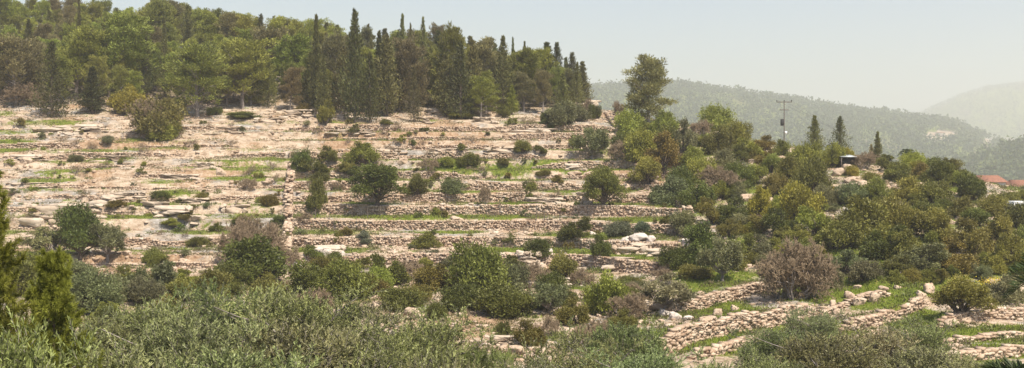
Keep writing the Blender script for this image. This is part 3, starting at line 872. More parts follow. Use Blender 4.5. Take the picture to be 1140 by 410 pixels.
# ------------------------------------------------------------------ rocks
def rough_block(r, V, p, amp, seed):
    V = V / (np.abs(V) ** p).sum(1)[:, None] ** (1 / p)
    for k in range(9):
        d = sph(1, r)[0]; c = r.uniform(0.55, 0.95)
        e = V @ d - c
        V = V - np.where(e > 0, e, 0)[:, None] * d * 0.95
    V = V + amp * np.stack([fbm(V[:, 1] * 2.2 + seed, V[:, 2] * 2.6 + V[:, 0] * 2.1 + k * 9, seed + k, 4) - 0.5 for k in range(3)], 1)
    return V + amp * 0.5 * r.uniform(-0.5, 0.5, V.shape)
def rock_mesh(seed):
    r = np.random.default_rng(seed)
    V, Fc = ico_sphere(3)
    V = rough_block(r, V, 4.0, 0.5, seed)
    V /= np.abs(V).max(0) * 2
    return mk_mesh('rock', V, Fc, {'tone': ('FACE', np.clip(0.5 + r.normal(0, 0.06, len(Fc)), 0, 1))})
def ledge_mesh(seed):
    """bedrock ledge: three broken beds of limestone, each set back from the one below"""
    r = np.random.default_rng(seed)
    V0, F0 = ico_sphere(3)
    parts, tone = [], []
    z = -0.5
    hs = r.uniform(0.4, 1.5, 4); hs /= hs.sum()
    for k in range(4):
        a = -0.5 + 0.16 * k * r.random(); end = 0.5 - 0.16 * k * r.random()
        while a < end - 0.03:
            w = min(r.choice([0.12, 0.25, 0.45, 0.7]) * r.uniform(0.7, 1.2), end - a)
            if r.random() > 0.14:
                V = rough_block(r, V0, 7.0, 0.42, seed + len(parts))
                hh = hs[k] * r.uniform(0.8, 1.1); dd = r.uniform(0.5, 0.8)
                V = V * np.array([w * 0.55, dd * 0.5, hh * 0.62]) + np.array([a + w / 2, -0.5 + dd * 0.5 + 0.10 * k + r.uniform(0, 0.1), z + hs[k] / 2])
                V[:, 2] += V[:, 0] * r.normal(0, 0.05)
                parts.append((V, F0)); tone.append(np.full(len(F0), np.clip(r.normal(0.5, 0.16), 0, 1)))
            a += w
        z += hs[k]
    V, Fc = join(parts)
    V /= np.abs(V).max(0) * 2
    return mk_mesh('ledge', V, Fc, {'tone': ('FACE', np.concatenate(tone))})
ROCKS = [rock_mesh(500 + k) for k in range(6)]
OUTS = [ledge_mesh(520 + k) for k in range(6)]
ROCKS_W = [m.copy() for m in ROCKS]
for m in ROCKS: m.materials.append(STONE)
for m in ROCKS_W: m.materials.append(WHITE)
for m in OUTS: m.materials.append(PALE)
def rock_px(px, py, wpx, hpx, kind, zone, phrase, label=None, dep=0.8):
    """py is the foot of the rock"""
    x, y, z = at(px, py)
    w = wpx / F * y; h = hpx / F * y
    CNT[0] += 1
    me = {'b': ROCKS, 'w': ROCKS_W, 'o': OUTS}[kind][CNT[0] % 6]
    d = w * dep if kind != 'o' else min(w * 0.5, 2.6)
    o = new('rock_outcrop' if kind == 'o' else 'boulder', me, None)
    h2 = h * 1.45
    o.location = (x, y + d * 0.25, z + h - h2 / 2)
    o.scale = (w * (1.05 if kind != 'o' else 1.2), d, h2)
    o.rotation_euler = (random.uniform(-.1, .1) * (kind != 'o'), random.uniform(-.1, .1) * (kind != 'o'), (random.uniform(-0.35, 0.35) if kind != 'o' else random.uniform(-0.06, 0.06)))
    o['category'] = 'rock'
    THINGS.append((o, phrase, zone, px, label))
ZU, ZM, ZV, ZS, ZP = 'on the upper bare terraces', 'on the middle terraces', 'in the valley below the terraces', 'on the scrubby right flank', 'among the grass plots at lower right'
for a in [(70, 250, 84, 25), (112, 238, 44, 20), (195, 245, 60, 15), (165, 240, 50, 16), (215, 228, 40, 9), (262, 238, 34, 18), (140, 222, 40, 9),
          (60, 150, 50, 9), (100, 148, 44, 10), (250, 150, 50, 8), (228, 188, 26, 9), (300, 137, 36, 10), (330, 132, 34, 12), (485, 117, 22, 8), (486, 128, 26, 8), (470, 138, 30, 8),
          (540, 137, 30, 8), (560, 172, 40, 8), (500, 174, 44, 7), (655, 122, 30, 11), (640, 190, 26, 8), (648, 228, 28, 15), (608, 228, 50, 9), (430, 170, 40, 8), (390, 152, 50, 6), (590, 150, 60, 7), (30, 180, 50, 8), (120, 180, 44, 7),
          (200, 200, 50, 7), (380, 132, 22, 9), (30, 210, 50, 8)]:
    px, py, w, h = a
    rock_px(px, py, w, h, 'o', ZU if py < 200 else ZM, 'pale pinkish limestone ledge')
for a in [(705, 284, 44, 13), (735, 287, 36, 10), (690, 300, 40, 12), (590, 300, 34, 24), (602, 322, 30, 14), (620, 320, 30, 12), (560, 293, 30, 10), (370, 290, 50, 14), (655, 300, 26, 10), (722, 330, 36, 14), (735, 345, 36, 16), (560, 385, 40, 12), (700, 352, 30, 14)]:
    px, py, w, h = a
    rock_px(px, py, w, h, 'o', ZV, 'craggy weathered limestone outcrop')
for a in [(764, 275, 18, 10), (712, 272, 24, 9), (698, 272, 16, 9), (627, 291, 10, 9), (606, 284, 18, 12), (558, 289, 12, 8), (352, 284, 16, 9), (364, 287, 14, 10), (378, 288, 12, 9), (330, 300, 14, 8), (740, 352, 16, 9), (752, 356, 14, 9), (766, 358, 12, 7), (725, 272, 12, 8), (580, 288, 8, 6), (690, 262, 9, 5), (660, 262, 9, 5)]:
    px, py, w, h = a
    rock_px(px, py, w, h, 'w', ZV if py > 280 else ZM, 'white weathered boulder')
for a in [(245, 196, 16, 9), (28, 185, 16, 9), (640, 197, 18, 6), (655, 199, 16, 6), (620, 198, 14, 5), (545, 222, 9, 6), (508, 250, 16, 5), (480, 252, 18, 6), (462, 255, 14, 5), (650, 240, 14, 8), (634, 235, 14, 9), (700, 212, 14, 9), (705, 200, 10, 9), (715, 205, 10, 8), (680, 214, 10, 6), (448, 184, 12, 8), (300, 205, 12, 6), (215, 210, 10, 5), (420, 198, 9, 6), (380, 198, 8, 5)]:
    px, py, w, h = a
    rock_px(px, py, w, h, 'b', ZU if py < 200 else ZM, 'pinkish limestone boulder')
for a in [(798, 152, 14, 6), (812, 160, 18, 7), (830, 166, 20, 7), (785, 146, 10, 6), (855, 178, 20, 10), (840, 182, 14, 6), (870, 180, 14, 7), (848, 222, 24, 9), (832, 224, 18, 8), (860, 226, 16, 7), (835, 240, 14, 7), (785, 226, 18, 8), (935, 196, 18, 9), (950, 203, 20, 8), (965, 208, 20, 7), (980, 212, 18, 7), (945, 190, 14, 8), (1000, 306, 17, 14), (1012, 252, 14, 11), (1072, 247, 20, 9), (1088, 250, 18, 8), (1060, 250, 12, 7), (866, 262, 12, 8), (846, 275, 12, 8), (855, 285, 12, 7), (800, 268, 14, 6), (775, 262, 16, 6), (1068, 238, 12, 6), (1030, 222, 12, 6), (925, 245, 10, 6), (780, 330, 10, 6), (870, 320, 12, 7)]:
    px, py, w, h = a
    rock_px(px, py, w, h, 'w' if px in (1000, 1012) else 'b', ZS, 'pale limestone boulder')
for a in [(1036, 328, 14, 12), (1026, 335, 12, 8), (946, 336, 12, 8), (958, 340, 16, 9), (974, 336, 14, 11), (932, 350, 9, 7), (928, 342, 8, 8), (1000, 322, 10, 5), (984, 324, 12, 5), (955, 322, 10, 5), (1060, 365, 20, 10), (1075, 360, 16, 8), (800, 352, 12, 8), (818, 346, 10, 7), (783, 362, 12, 7), (765, 345, 12, 8), (902, 352, 10, 8), (700, 365, 14, 10), (636, 378, 18, 12), (420, 345, 16, 9), (458, 352, 18, 10), (575, 395, 22, 10), (600, 370, 14, 10), (640, 345, 16, 10), (625, 352, 14, 8), (152, 330, 12, 7), (205, 296, 16, 8), (140, 285, 12, 6)]:
    px, py, w, h = a
    rock_px(px, py, w, h, 'b', ZP if px > 740 else ZV, 'pinkish limestone block')

def rubble():
    """loose stones strewn over the slope: nobody could count them"""
    rng = np.random.default_rng(31)
    n = 66000
    px = rng.uniform(-70, 1180, n); Y = rng.uniform(62, 186, n)
    x = (px - 570) / F * Y
    zb = base_z(px, Y); z = ground_py(px, Y); py = HY - z / Y * F
    g = grass_field(px, Y, x, zb, py)
    sc_ = scrub_zone(px, py, Y)
    dens = 0.95 * sstep(0.5, 0.2, g) * sstep(0.40, 0.62, fbm(x / 5 + 9, Y / 5, 87, 3)) * (1 + 0.3 * sc_)
    dens = np.where(Y > 176, dens * 0.3, dens)
    k = rng.random(n) < dens
    x, Y, z = x[k], Y[k], z[k]; n = len(x)
    sz = 0.10 + 0.36 * rng.random(n) ** 3.0
    V = np.broadcast_to(BOXV, (n, 8, 3)) * (1 + rng.uniform(-0.3, 0.3, (n, 8, 3)))
    V = V * (sz[:, None] * np.stack([rng.uniform(0.8, 1.7, n), rng.uniform(0.7, 1.2, n), rng.uniform(0.4, 0.8, n)], 1))[:, None, :]
    a = rng.uniform(0, 6.28, n); c, s = np.cos(a)[:, None], np.sin(a)[:, None]
    X = V[..., 0] * c - V[..., 1] * s + x[:, None]; YY = V[..., 0] * s + V[..., 1] * c + Y[:, None]; Z = V[..., 2] + (z + sz * 0.12)[:, None]
    Fc = (BOXF[None] + (np.arange(n) * 8)[:, None, None]).reshape(-1, 4)
    tone = np.repeat(np.clip(rng.normal(0.55, 0.2, n), 0, 1), 6)
    o = new('loose_stones', mk_mesh('loose_stones', np.stack([X, YY, Z], -1).reshape(-1, 3), Fc, {'tone': ('FACE', tone)}), STONE)
    o['kind'] = 'stuff'; o['label'] = 'loose limestone rubble strewn over the slope'; o['category'] = 'stones'
rubble()

# ------------------------------------------------------------------ forest
FF, FB, FR, FC = 'along the front edge of the forest', 'behind the front row of the forest', 'on the skyline of the forest', 'deep in the forest'
PH = {'pine': 'rounded green pine', 'pinelight': 'bright green young pine', 'pinegrey': 'greyish thin-crowned pine', 'cyp': 'dark narrow cypress', 'cypmid': 'dusky green cypress'}
def F_(kind, px, base, w, top, colour, zone, label=None, var=None):
    plant_px(kind, px, base, w, base - top, colour, zone, PH[colour], label, var)
F_('pine', 18, 118, 62, 38, 'pinegrey', FF, 'bare-limbed greyish pine at the left edge of the forest', 4)
F_('cypress', 58, 131, 44, 46, 'cyp', FF, 'broad dark cypress standing forward over the bare rock at left', 4)
F_('cypress', 103, 127, 28, 74, 'cyp', FF, 'small dark cypress right of the broad dark one')
F_('pine', 85, 112, 56, 30, 'pine', FB); F_('pine', 122, 108, 54, 30, 'pine', FB)
F_('cypress', 88, 100, 10, 0, 'cyp', FB); F_('pine', 150, 106, 58, 16, 'pinelight', FB)
F_('cypress', 163, 108, 15, 40, 'cyp', FF); F_('cypress', 140, 104, 18, 44, 'cypmid', FF)
F_('cypress', 183, 112, 16, 20, 'cyp', FB)
F_('pine', 220, 130, 74, 47, 'pine', FF, 'wide umbrella-shaped pine with spreading grey limbs, left of a similar one', 0)
F_('pine', 270, 121, 62, 42, 'pinelight', FF, 'large round pine with a visible trunk, right of a similar wider one', 1)
F_('pine', 322, 106, 50, 40, 'pinelight', FB); F_('cypress', 330, 107, 18, 60, 'cyp', FF)
F_('cypress', 352, 128, 15, 17, 'cyp', FF, 'very tall pencil-thin dark cypress at the bend of the forest edge', 3)
F_('cypress', 360, 132, 18, 62, 'cypmid', FF); F_('pine', 372, 118, 40, 36, 'pinegrey', FB); F_('pine', 300, 100, 44, 30, 'pinegrey', FB)
F_('cypress', 395, 137, 32, 11, 'cyp', FF, 'tallest dark cypress, twin-tipped, rising above the forest skyline', 1)
F_('cypress', 412, 137, 30, 58, 'cyp', FF); F_('cypress', 382, 128, 28, 52, 'cypmid', FF)
F_('cypress', 430, 130, 32, 38, 'cypmid', FF); F_('cypress', 445, 126, 30, 44, 'cypmid', FF); F_('cypress', 422, 122, 18, 34, 'cyp', FB)
F_('pine', 458, 126, 42, 42, 'pinegrey', FF); F_('cypress', 461, 136, 20, 74, 'cyp', FF, 'dark cypress leaning over the pale rock steps')
F_('cypress', 448, 112, 13, 16, 'cypmid', FR); F_('cypress', 471, 114, 18, 19, 'cypmid', FR); F_('cypress', 457, 112, 10, 26, 'cypmid', FR)
F_('pine', 503, 124, 44, 28, 'pine', FB); F_('cypress', 512, 133, 36, 46, 'cyp', FF); F_('cypress', 496, 130, 26, 60, 'cypmid', FF); F_('cypress', 526, 128, 28, 44, 'cypmid', FF)
F_('pine', 535, 132, 40, 84, 'pinelight', FF, 'small round light green pine with its lower side bare', 0)
F_('pine', 540, 122, 40, 42, 'pinegrey', FB); F_('cypress', 560, 126, 30, 40, 'cypmid', FF); F_('cypress', 571, 118, 11, 42, 'cypmid', FR); F_('cypress', 584, 116, 11, 46, 'cypmid', FR)
F_('pine', 582, 120, 44, 55, 'pine', FB); F_('pine', 600, 116, 34, 54, 'pinelight', FB)
F_('cypress', 570, 128, 15, 94, 'pinelight', FF, 'small light green conifer before the dark cypresses'); F_('pine', 600, 119, 20, 95, 'pinelight', FF)
F_('cypress', 609, 116, 27, 47, 'cyp', FF); F_('cypress', 620, 115, 28, 47, 'cyp', FF); F_('cypress', 630, 113, 18, 62, 'cypmid', FF)
F_('cypress', 637, 107, 28, 49, 'cyp', FF, 'dark spreading cypress at the right end of the forest', 2)
F_('pine', 722, 144, 50, 63, 'pinegrey', ZS, 'tall airy pine standing above the scrub on the crest', 3)
SKY = ([-60, 0, 100, 190, 250, 300, 350, 400, 440, 500, 540, 600, 645], [-60, -50, -30, 0, 9, 15, 19, 25, 29, 27, 42, 52, 62])
def forest_fill():
    rng = np.random.default_rng(41)
    placed = [(o.location.x, o.location.y) for o, *_ in THINGS if o.name.startswith(('pine', 'cypress'))]
    rows = [(177, 7.5, FB), (184, 7.5, FB), (192, 7.5, FC), (201, 7.5, FC), (211, 8, FC), (223, 8, FC), (237, 8, FR), (254, 8.5, FR), (272, 9, FC)]
    for Yr, h0, zone in rows:
        px = -50.0
        while px < 632:
            px += rng.uniform(0.75, 1.3) * 3.0 / Yr * F
            Y = Yr + rng.uniform(-4, 4)
            x = (px - 570) / F * Y
            if Y > np.interp(px, [-50, 100, 300, 450, 560, 640], [290, 280, 258, 240, 222, 200]): continue
            if min((math.hypot(x - a, Y - b) for a, b in placed), default=9) < 1.5: continue
            z = float(ground_py(px, Y))
            top = np.interp(px, *SKY)
            hmax = z * -1 + (HY - top) / F * Y
            cyp = rng.random() < np.interp(px, [0, 300, 400, 640], [0.18, 0.25, 0.5, 0.6])
            h = h0 * rng.uniform(0.8, 1.12) * (1.12 if cyp else 1)
            if hmax < 4: continue
            if Yr > 215 and px > 170: h = hmax * rng.uniform(0.88, 1.03) if hmax < 13 else h
            h = min(h, hmax + rng.uniform(-1.3, 0.3) + (1.1 if cyp and rng.random() < 0.35 else 0))
            if h < 3.2: continue
            placed.append((x, Y))
            sky_ = (z + h) / Y * F > HY - top - 9
            zn = FR if sky_ and px > 150 else zone
            kc = rng.random()
            c = ('cyp' if kc < 0.22 else 'cypmid') if cyp else ('pinegrey' if kc < 0.25 else ('pinelight' if kc < 0.65 else 'pine'))
            plant('cypress' if cyp else 'pine', (x, Y, z - 0.1), h * rng.uniform(0.26, 0.46) if cyp else h * rng.uniform(0.42, 0.6), h, c, zn, PH[c], px)
forest_fill()

# ------------------------------------------------------------------ shrubs and trees of the slope
PHS = {'G': 'fresh green shrub', 'D': 'dark green shrub', 'O': 'olive-brown shrub', 'Y': 'yellow-green shrub', 'L': 'grey-green shrub', 'M': 'mid green shrub', 'R': 'russet shrub', 'S': 'blue-grey shrub', 'B': 'leafless grey shrub'}
def S_(px, py, w, h, c, zone, label=None, kind=None):
    kind = kind or ('bare' if c == 'B' else 'shrub')
    plant_px(kind, px, py, w, h, c, zone, PHS[c] if kind in ('shrub', 'bare', 'low') else {'olive': 'grey-green olive tree', 'tree': 'dark evergreen tree'}[kind], label)
# near the forest edge
S_(145, 127, 42, 31, 'Y', FF, 'dense rounded olive-green bush at the forest edge')
S_(178, 154, 58, 46, 'O', ZU, 'large grey-brown bush with a fresh green foot on the bare rock')
S_(182, 156, 34, 24, 'G', ZU, 'fresh green growth at the foot of the large grey-brown bush')
S_(172, 150, 50, 38, 'B', ZU, 'leafless twigs rising through the large grey-brown bush')
for a in [(363, 138, 20, 28, 'G'), (338, 128, 20, 14, 'O'), (270, 132, 36, 8, 'M'), (430, 138, 16, 6, 'M'), (609, 138, 14, 14, 'D'), (625, 139, 36, 26, 'L'), (644, 135, 24, 18, 'L'), (662, 132, 16, 16, 'D'), (515, 133, 30, 8, 'G'), (560, 130, 16, 12, 'M'), (20, 118, 50, 26, 'B'), (45, 118, 20, 16, 'B'), (200, 118, 20, 10, 'O'), (240, 128, 18, 9, 'M'), (655, 130, 16, 20, 'B'), (690, 132, 14, 20, 'B')]:
    S_(*a, FF)
for a in [(335, 190, 24, 24, 'D'), (350, 197, 30, 19, 'D'), (366, 179, 22, 17, 'M'), (405, 184, 44, 25, 'G'), (385, 192, 24, 12, 'M'), (395, 196, 20, 10, 'D'), (476, 192, 26, 14, 'B'), (522, 188, 24, 16, 'M'), (498, 185, 18, 10, 'G'),
          (582, 172, 20, 13, 'M'), (602, 173, 14, 9, 'M'), (640, 165, 16, 14, 'G'), (668, 165, 20, 16, 'M'), (690, 180, 26, 24, 'B'), (700, 172, 20, 24, 'M'), (560, 185, 14, 8, 'O'), (605, 198, 16, 7, 'O'), (120, 160, 14, 9, 'L'), (85, 180, 18, 8, 'L')]:
    S_(*a, ZU)
S_(660, 178, 40, 37, 'L', ZU, 'grey-green olive tree at the right end of the upper terraces', 'olive')
S_(421, 233, 60, 47, 'D', ZM, 'broad dark evergreen tree in the middle of the terraces', 'tree')
S_(672, 233, 44, 48, 'M', ZM, 'round-headed tree with a bare trunk casting shade at the terraces right', 'tree')
for a in [(464, 223, 26, 29, 'D'), (353, 234, 25, 37, 'M'), (356, 205, 22, 12, 'D'), (378, 212, 18, 10, 'B'), (690, 263, 32, 18, 'S'), (718, 260, 22, 14, 'S'), (640, 269, 34, 24, 'D'), (668, 290, 22, 29, 'D'), (404, 272, 24, 14, 'S'), (376, 273, 12, 14, 'M'),
          (472, 276, 34, 18, 'M'), (300, 228, 22, 12, 'O'), (276, 212, 22, 14, 'B'), (225, 225, 18, 11, 'O'), (178, 222, 20, 10, 'D'), (208, 246, 18, 10, 'O'), (240, 258, 18, 10, 'M'), (190, 252, 24, 8, 'G'), (270, 248, 20, 9, 'G'), (130, 230, 24, 8, 'O'),
          (505, 215, 26, 16, 'L'), (540, 228, 14, 22, 'B'), (485, 240, 14, 10, 'G'), (590, 212, 16, 10, 'M'), (730, 225, 18, 10, 'O'), (740, 250, 14, 10, 'O'), (620, 206, 14, 9, 'O'), (310, 250, 16, 10, 'D'), (340, 248, 20, 10, 'B'), (220, 275, 26, 12, 'M'), (385, 262, 14, 10, 'O'), (570, 272, 18, 8, 'M')]:
    S_(*a, ZM)
S_(90, 292, 54, 64, 'D', ZV, 'dark bushy evergreen tree below the pale cliff at left', 'tree')
S_(120, 292, 44, 42, 'L', ZV, 'small grey-green olive tree right of the dark evergreen below the cliff', 'olive')
S_(60, 290, 60, 36, 'L', ZV, None, 'olive')
for a in [(290, 285, 60, 44, 'B'), (268, 290, 46, 42, 'B'), (282, 314, 78, 52, 'D'), (318, 300, 34, 26, 'B'), (345, 330, 54, 40, 'D'), (382, 334, 60, 46, 'M'), (360, 305, 30, 20, 'O'), (432, 320, 40, 38, 'D'), (410, 330, 36, 26, 'O'), (480, 326, 54, 32, 'O'), (455, 312, 40, 22, 'B'), (500, 305, 36, 22, 'L'),
          (530, 330, 70, 60, 'M'), (562, 352, 60, 38, 'D'), (515, 345, 50, 30, 'D'), (570, 325, 36, 34, 'L'), (575, 300, 26, 16, 'M'), (590, 386, 36, 30, 'O'), (560, 375, 22, 18, 'D'), (625, 316, 38, 34, 'M'), (612, 318, 24, 18, 'B'), (648, 318, 28, 20, 'B'), (676, 350, 50, 48, 'G'), (705, 345, 28, 26, 'M'),
          (100, 348, 64, 46, 'L'), (165, 334, 56, 42, 'L'), (140, 320, 30, 24, 'M'), (60, 340, 60, 50, 'M'), (200, 335, 40, 26, 'M'), (235, 330, 50, 30, 'O'), (20, 330, 60, 50, 'M'), (300, 335, 40, 30, 'O'), (445, 345, 50, 26, 'M'), (260, 320, 40, 30, 'M'), (400, 300, 24, 14, 'M'), (640, 362, 40, 32, 'O'), (655, 390, 50, 34, 'B'), (610, 375, 30, 24, 'B'), (700, 392, 40, 30, 'L'), (750, 300, 38, 26, 'D'), (735, 312, 26, 14, 'B'), (700, 318, 26, 12, 'O'), (775, 310, 40, 16, 'O')]:
    S_(*a, ZV)
S_(612, 350, 42, 36, 'L', ZV, None, 'olive'); S_(570, 345, 40, 30, 'L', ZV, None, 'olive')
S_(740, 348, 62, 42, 'L', ZP, 'silvery olive tree standing at the head of the grass plots', 'olive')
S_(805, 314, 46, 50, 'L', ZS, 'dark-stemmed olive tree at the foot of the scrubby flank', 'olive')
S_(885, 334, 80, 68, 'B', ZP, 'big leafless grey-brown tree behind the lower walls', 'bare')
S_(870, 334, 60, 56, 'B', ZP, 'left half of the big leafless thicket behind the lower walls', 'bare')
S_(905, 332, 50, 52, 'B', ZP, 'right half of the big leafless thicket behind the lower walls', 'bare')
SCRUB = [(700, 154, 36, 36, 'G'), (716, 182, 42, 40, 'G'), (736, 192, 46, 50, 'O'), (760, 172, 34, 44, 'L'), (742, 152, 40, 32, 'G'), (690, 172, 24, 26, 'D'), (772, 187, 32, 28, 'G'), (784, 202, 36, 30, 'G'), (800, 172, 36, 36, 'M'), (797, 146, 42, 36, 'G'), (822, 162, 32, 32, 'G'), (836, 178, 32, 28, 'G'), (850, 168, 30, 20, 'O'), (870, 178, 28, 26, 'M'),
         (720, 207, 38, 36, 'G'), (746, 228, 46, 36, 'L'), (758, 216, 36, 36, 'D'), (776, 234, 42, 36, 'D'), (802, 216, 50, 36, 'B'), (822, 208, 38, 32, 'D'), (792, 248, 34, 32, 'O'), (816, 252, 42, 38, 'D'), (846, 244, 38, 42, 'Y'), (862, 218, 36, 28, 'O'), (882, 202, 36, 32, 'M'), (900, 192, 38, 38, 'G'), (926, 186, 32, 30, 'G'), (906, 218, 42, 50, 'D'),
         (892, 248, 52, 52, 'Y'), (870, 264, 46, 36, 'D'), (850, 288, 42, 30, 'L'), (782, 293, 60, 52, 'D'), (762, 262, 38, 32, 'L'), (960, 272, 74, 60, 'O'), (936, 278, 62, 38, 'M'), (1000, 262, 52, 50, 'O'), (976, 228, 36, 34, 'M'), (950, 228, 42, 28, 'L'), (986, 288, 52, 42, 'D'), (940, 304, 54, 30, 'L'), (1010, 292, 52, 42, 'M'), (1040, 268, 52, 42, 'O'),
         (1010, 222, 42, 30, 'G'), (1040, 228, 50, 30, 'M'), (1000, 203, 34, 24, 'M'), (1016, 191, 30, 26, 'G'), (1036, 191, 28, 20, 'M'), (1062, 303, 62, 42, 'O'), (1082, 283, 52, 46, 'O'), (1112, 274, 52, 42, 'O'), (1086, 252, 42, 24, 'D'), (1070, 242, 38, 28, 'M'), (1054, 236, 26, 18, 'D'), (1080, 222, 36, 36, 'D'), (1122, 230, 36, 20, 'M'),
         (1136, 254, 42, 34, 'D'), (1022, 303, 62, 38, 'L'), (1000, 308, 42, 26, 'D'), (1126, 304, 52, 50, 'O'), (1070, 348, 68, 46, 'O'), (1116, 338, 52, 36, 'L'), (965, 312, 42, 26, 'L'), (922, 320, 42, 22, 'L'), (970, 205, 24, 16, 'M'), (948, 196, 16, 14, 'Y'), (990, 191, 32, 22, 'M'), (960, 188, 34, 22, 'B'), (1058, 195, 34, 24, 'M'), (1075, 207, 28, 18, 'G'),
         (1030, 200, 30, 22, 'R'), (1022, 196, 24, 20, 'Y'), (920, 230, 30, 28, 'L'), (1030, 250, 40, 30, 'D'), (980, 250, 40, 34, 'M'), (910, 265, 44, 40, 'G'), (830, 290, 40, 34, 'M'), (820, 300, 30, 26, 'M'), (840, 205, 34, 26, 'M'), (805, 190, 34, 28, 'L'), (740, 172, 40, 36, 'M'), (1150, 290, 50, 44, 'D'), (1105, 240, 36, 26, 'O')]
for a in SCRUB: S_(a[0], a[1], a[2] * 0.9, a[3] * 0.88, a[4], ZS)
S_(1045, 214, 34, 36, 'D', ZS, 'dark crowned tree with a visible trunk among the right scrub', 'tree')
def scrub_fill():
    rng = np.random.default_rng(51)
    got = [(px, ) for *_, px, _ in THINGS]
    pts = [(a[0], a[1] - a[3] * 0.4, a[2]) for a in SCRUB]
    gaps = [(848, 218, 24), (955, 200, 34), (1075, 245, 22), (1000, 300, 14), (1012, 248, 12), (862, 258, 14), (785, 225, 14), (800, 150, 18), (830, 160, 16), (938, 325, 60), (1105, 208, 30), (1138, 240, 16)]
    n = 0
    for _ in range(6000):
        px = rng.uniform(690, 1165); py = rng.uniform(140, 322)
        crest = np.interp(px, [690, 750, 870, 1000, 1140], [126, 140, 166, 190, 216])
        if py < crest or scrub_zone(np.array(px), np.array(py), 100) < 0.8: continue
        if any(abs(px - a) < r and abs(py - b) < r * 0.55 for a, b, r in gaps): continue
        if any(math.hypot(px - a, (py - b) * 1.4) < 0.40 * c + 4 for a, b, c in pts): continue
        w = rng.uniform(12, 28); h = w * rng.uniform(0.6, 0.9)
        c = rng.choice(['G', 'D', 'O', 'M', 'L', 'M', 'Y', 'M', 'G', 'D', 'L', 'G', 'B'])
        pts.append((px, py - h * 0.4, w))
        S_(px, py, w, h, str(c), ZS); n += 1
        if n >= 105: break
scrub_fill()
def valley_fill():
    rng = np.random.default_rng(52)
    pts = [(o.location.x, o.location.y) for o, ph, zone, px, lab in THINGS if zone == ZV and o.name.startswith(('shrub', 'olive', 'leafless', 'evergreen'))]
    n = 0
    for _ in range(3000):
        px = rng.uniform(60, 720); py = rng.uniform(288, 372)
        if float(fbm(px / 45, py / 18, 63, 2)) < 0.40: continue
        if 500 < px < 580 and py > 352: continue
        if 640 < px < 720 and py < 310: continue
        w = rng.uniform(20, 46); h = w * rng.uniform(0.55, 0.85)
        x, y, z = at(px, py)
        if any(math.hypot(x - a, y - b) < 0.55 * w / F * y + 0.6 for a, b in pts): continue
        pts.append((x, y))
        S_(px, py, w, h, str(rng.choice(['D', 'M', 'O', 'D', 'M', 'L', 'B', 'G'])), ZV); n += 1
        if n >= 50: break
valley_fill()
def low_fill():
    """knee-high shrubs dotted over the terraces"""
    rng = np.random.default_rng(61)
    n = 0; pts = []
    while n < 280:
        px = rng.uniform(5, 760); py = rng.uniform(138, 285)
        if px > np.interp(py, [138, 285], [690, 770]): continue
        if float(fbm(px / 60, py / 25, 4, 2)) < 0.36: continue
        if any(math.hypot(px - a, py - b) < 7 for a, b in pts): continue
        pts.append((px, py))
        zone = ZU if py < 200 else ZM
        bare = rng.random() < (0.5 if py < 200 else 0.25)
        w = rng.uniform(6, 15); h = w * rng.uniform(0.45, 0.75)
        if bare: plant_px('lowbare', px, py, w * 1.2, h, 'B', zone, 'small grey thorn bush')
        else:
            c = str(rng.choice(['O', 'D', 'M', 'L', 'G', 'M']))
            plant_px('low', px, py, w, h, c, zone, 'knee-high ' + PHS[c])
        n += 1
low_fill()

# ------------------------------------------------------------------ grass
def grass():
    rng = np.random.default_rng(71)
    n = 420000
    px = rng.uniform(-30, 1170, n); Y = 62 + (180 - 62) * rng.random(n)
    x = (px - 570) / F * Y; zb = base_z(px, Y); z = ground_py(px, Y); py = HY - z / Y * F
    g = grass_field(px, Y, x, zb, py) + 0.08 * scrub_zone(px, py, Y) + 0.35 * (rng.random(n) - 0.5)
    k = g > 0.52
    x, Y, z = x[k], Y[k], z[k]; n = len(x)
    if n > 170000: x, Y, z = x[:170000], Y[:170000], z[:170000]; n = 170000
    P = np.stack([x, Y, z - 0.02], 1)
    D = rng.normal(0, 0.5, (n, 3)); D[:, 2] = rng.uniform(0.5, 1.1, n)
    V, Fc = leaf_tris(P, D, rng.uniform(0.08, 0.36, n), rng.uniform(0.04, 0.10, n), rng)
    tone = np.clip(0.45 + 0.5 * (fbm(x / 3, Y / 3, 8, 3) - 0.5) + rng.normal(0, 0.16, n), 0, 1)
    o = new('grass', mk_mesh('grass', V, Fc, {'tone': ('FACE', tone)}), GRASS, None, (0.185, 0.235, 0.030))
    o['kind'] = 'stuff'; o['category'] = 'grass'; o['label'] = 'short spring grass on the terraces and in the valley plots'
grass()
def dry_herbs():
    rng = np.random.default_rng(72)
    n = 420000
    px = rng.uniform(-30, 1170, n); Y = 62 + (182 - 62) * rng.random(n)
    x = (px - 570) / F * Y; z = ground_py(px, Y)
    k = (fbm(x / 2.2, Y / 1.6, 98, 3) + 0.25 * (fbm(x / 14, Y / 9, 99, 2) - 0.5)) > 0.56
    x, Y, z = x[k][:175000], Y[k][:175000], z[k][:175000]; n = len(x)
    P = np.stack([x, Y, z - 0.02], 1); D = rng.normal(0, 0.6, (n, 3)); D[:, 2] = rng.uniform(0.3, 1.0, n)
    V, Fc = leaf_tris(P, D, rng.uniform(0.12, 0.34, n), rng.uniform(0.05, 0.11, n), rng)
    tone = np.clip(0.5 + 0.8 * (fbm(x / 4, Y / 4, 18, 3) - 0.5) + rng.normal(0, 0.18, n), 0, 1)
    o = new('dry_herbs', mk_mesh('dry_herbs', V, Fc, {'tone': ('FACE', tone)}), GRASS, None, (0.15, 0.125, 0.06))
    o['kind'] = 'stuff'; o['category'] = 'herbs'; o['label'] = 'dry brownish herbs and thistles among the stones'
dry_herbs()
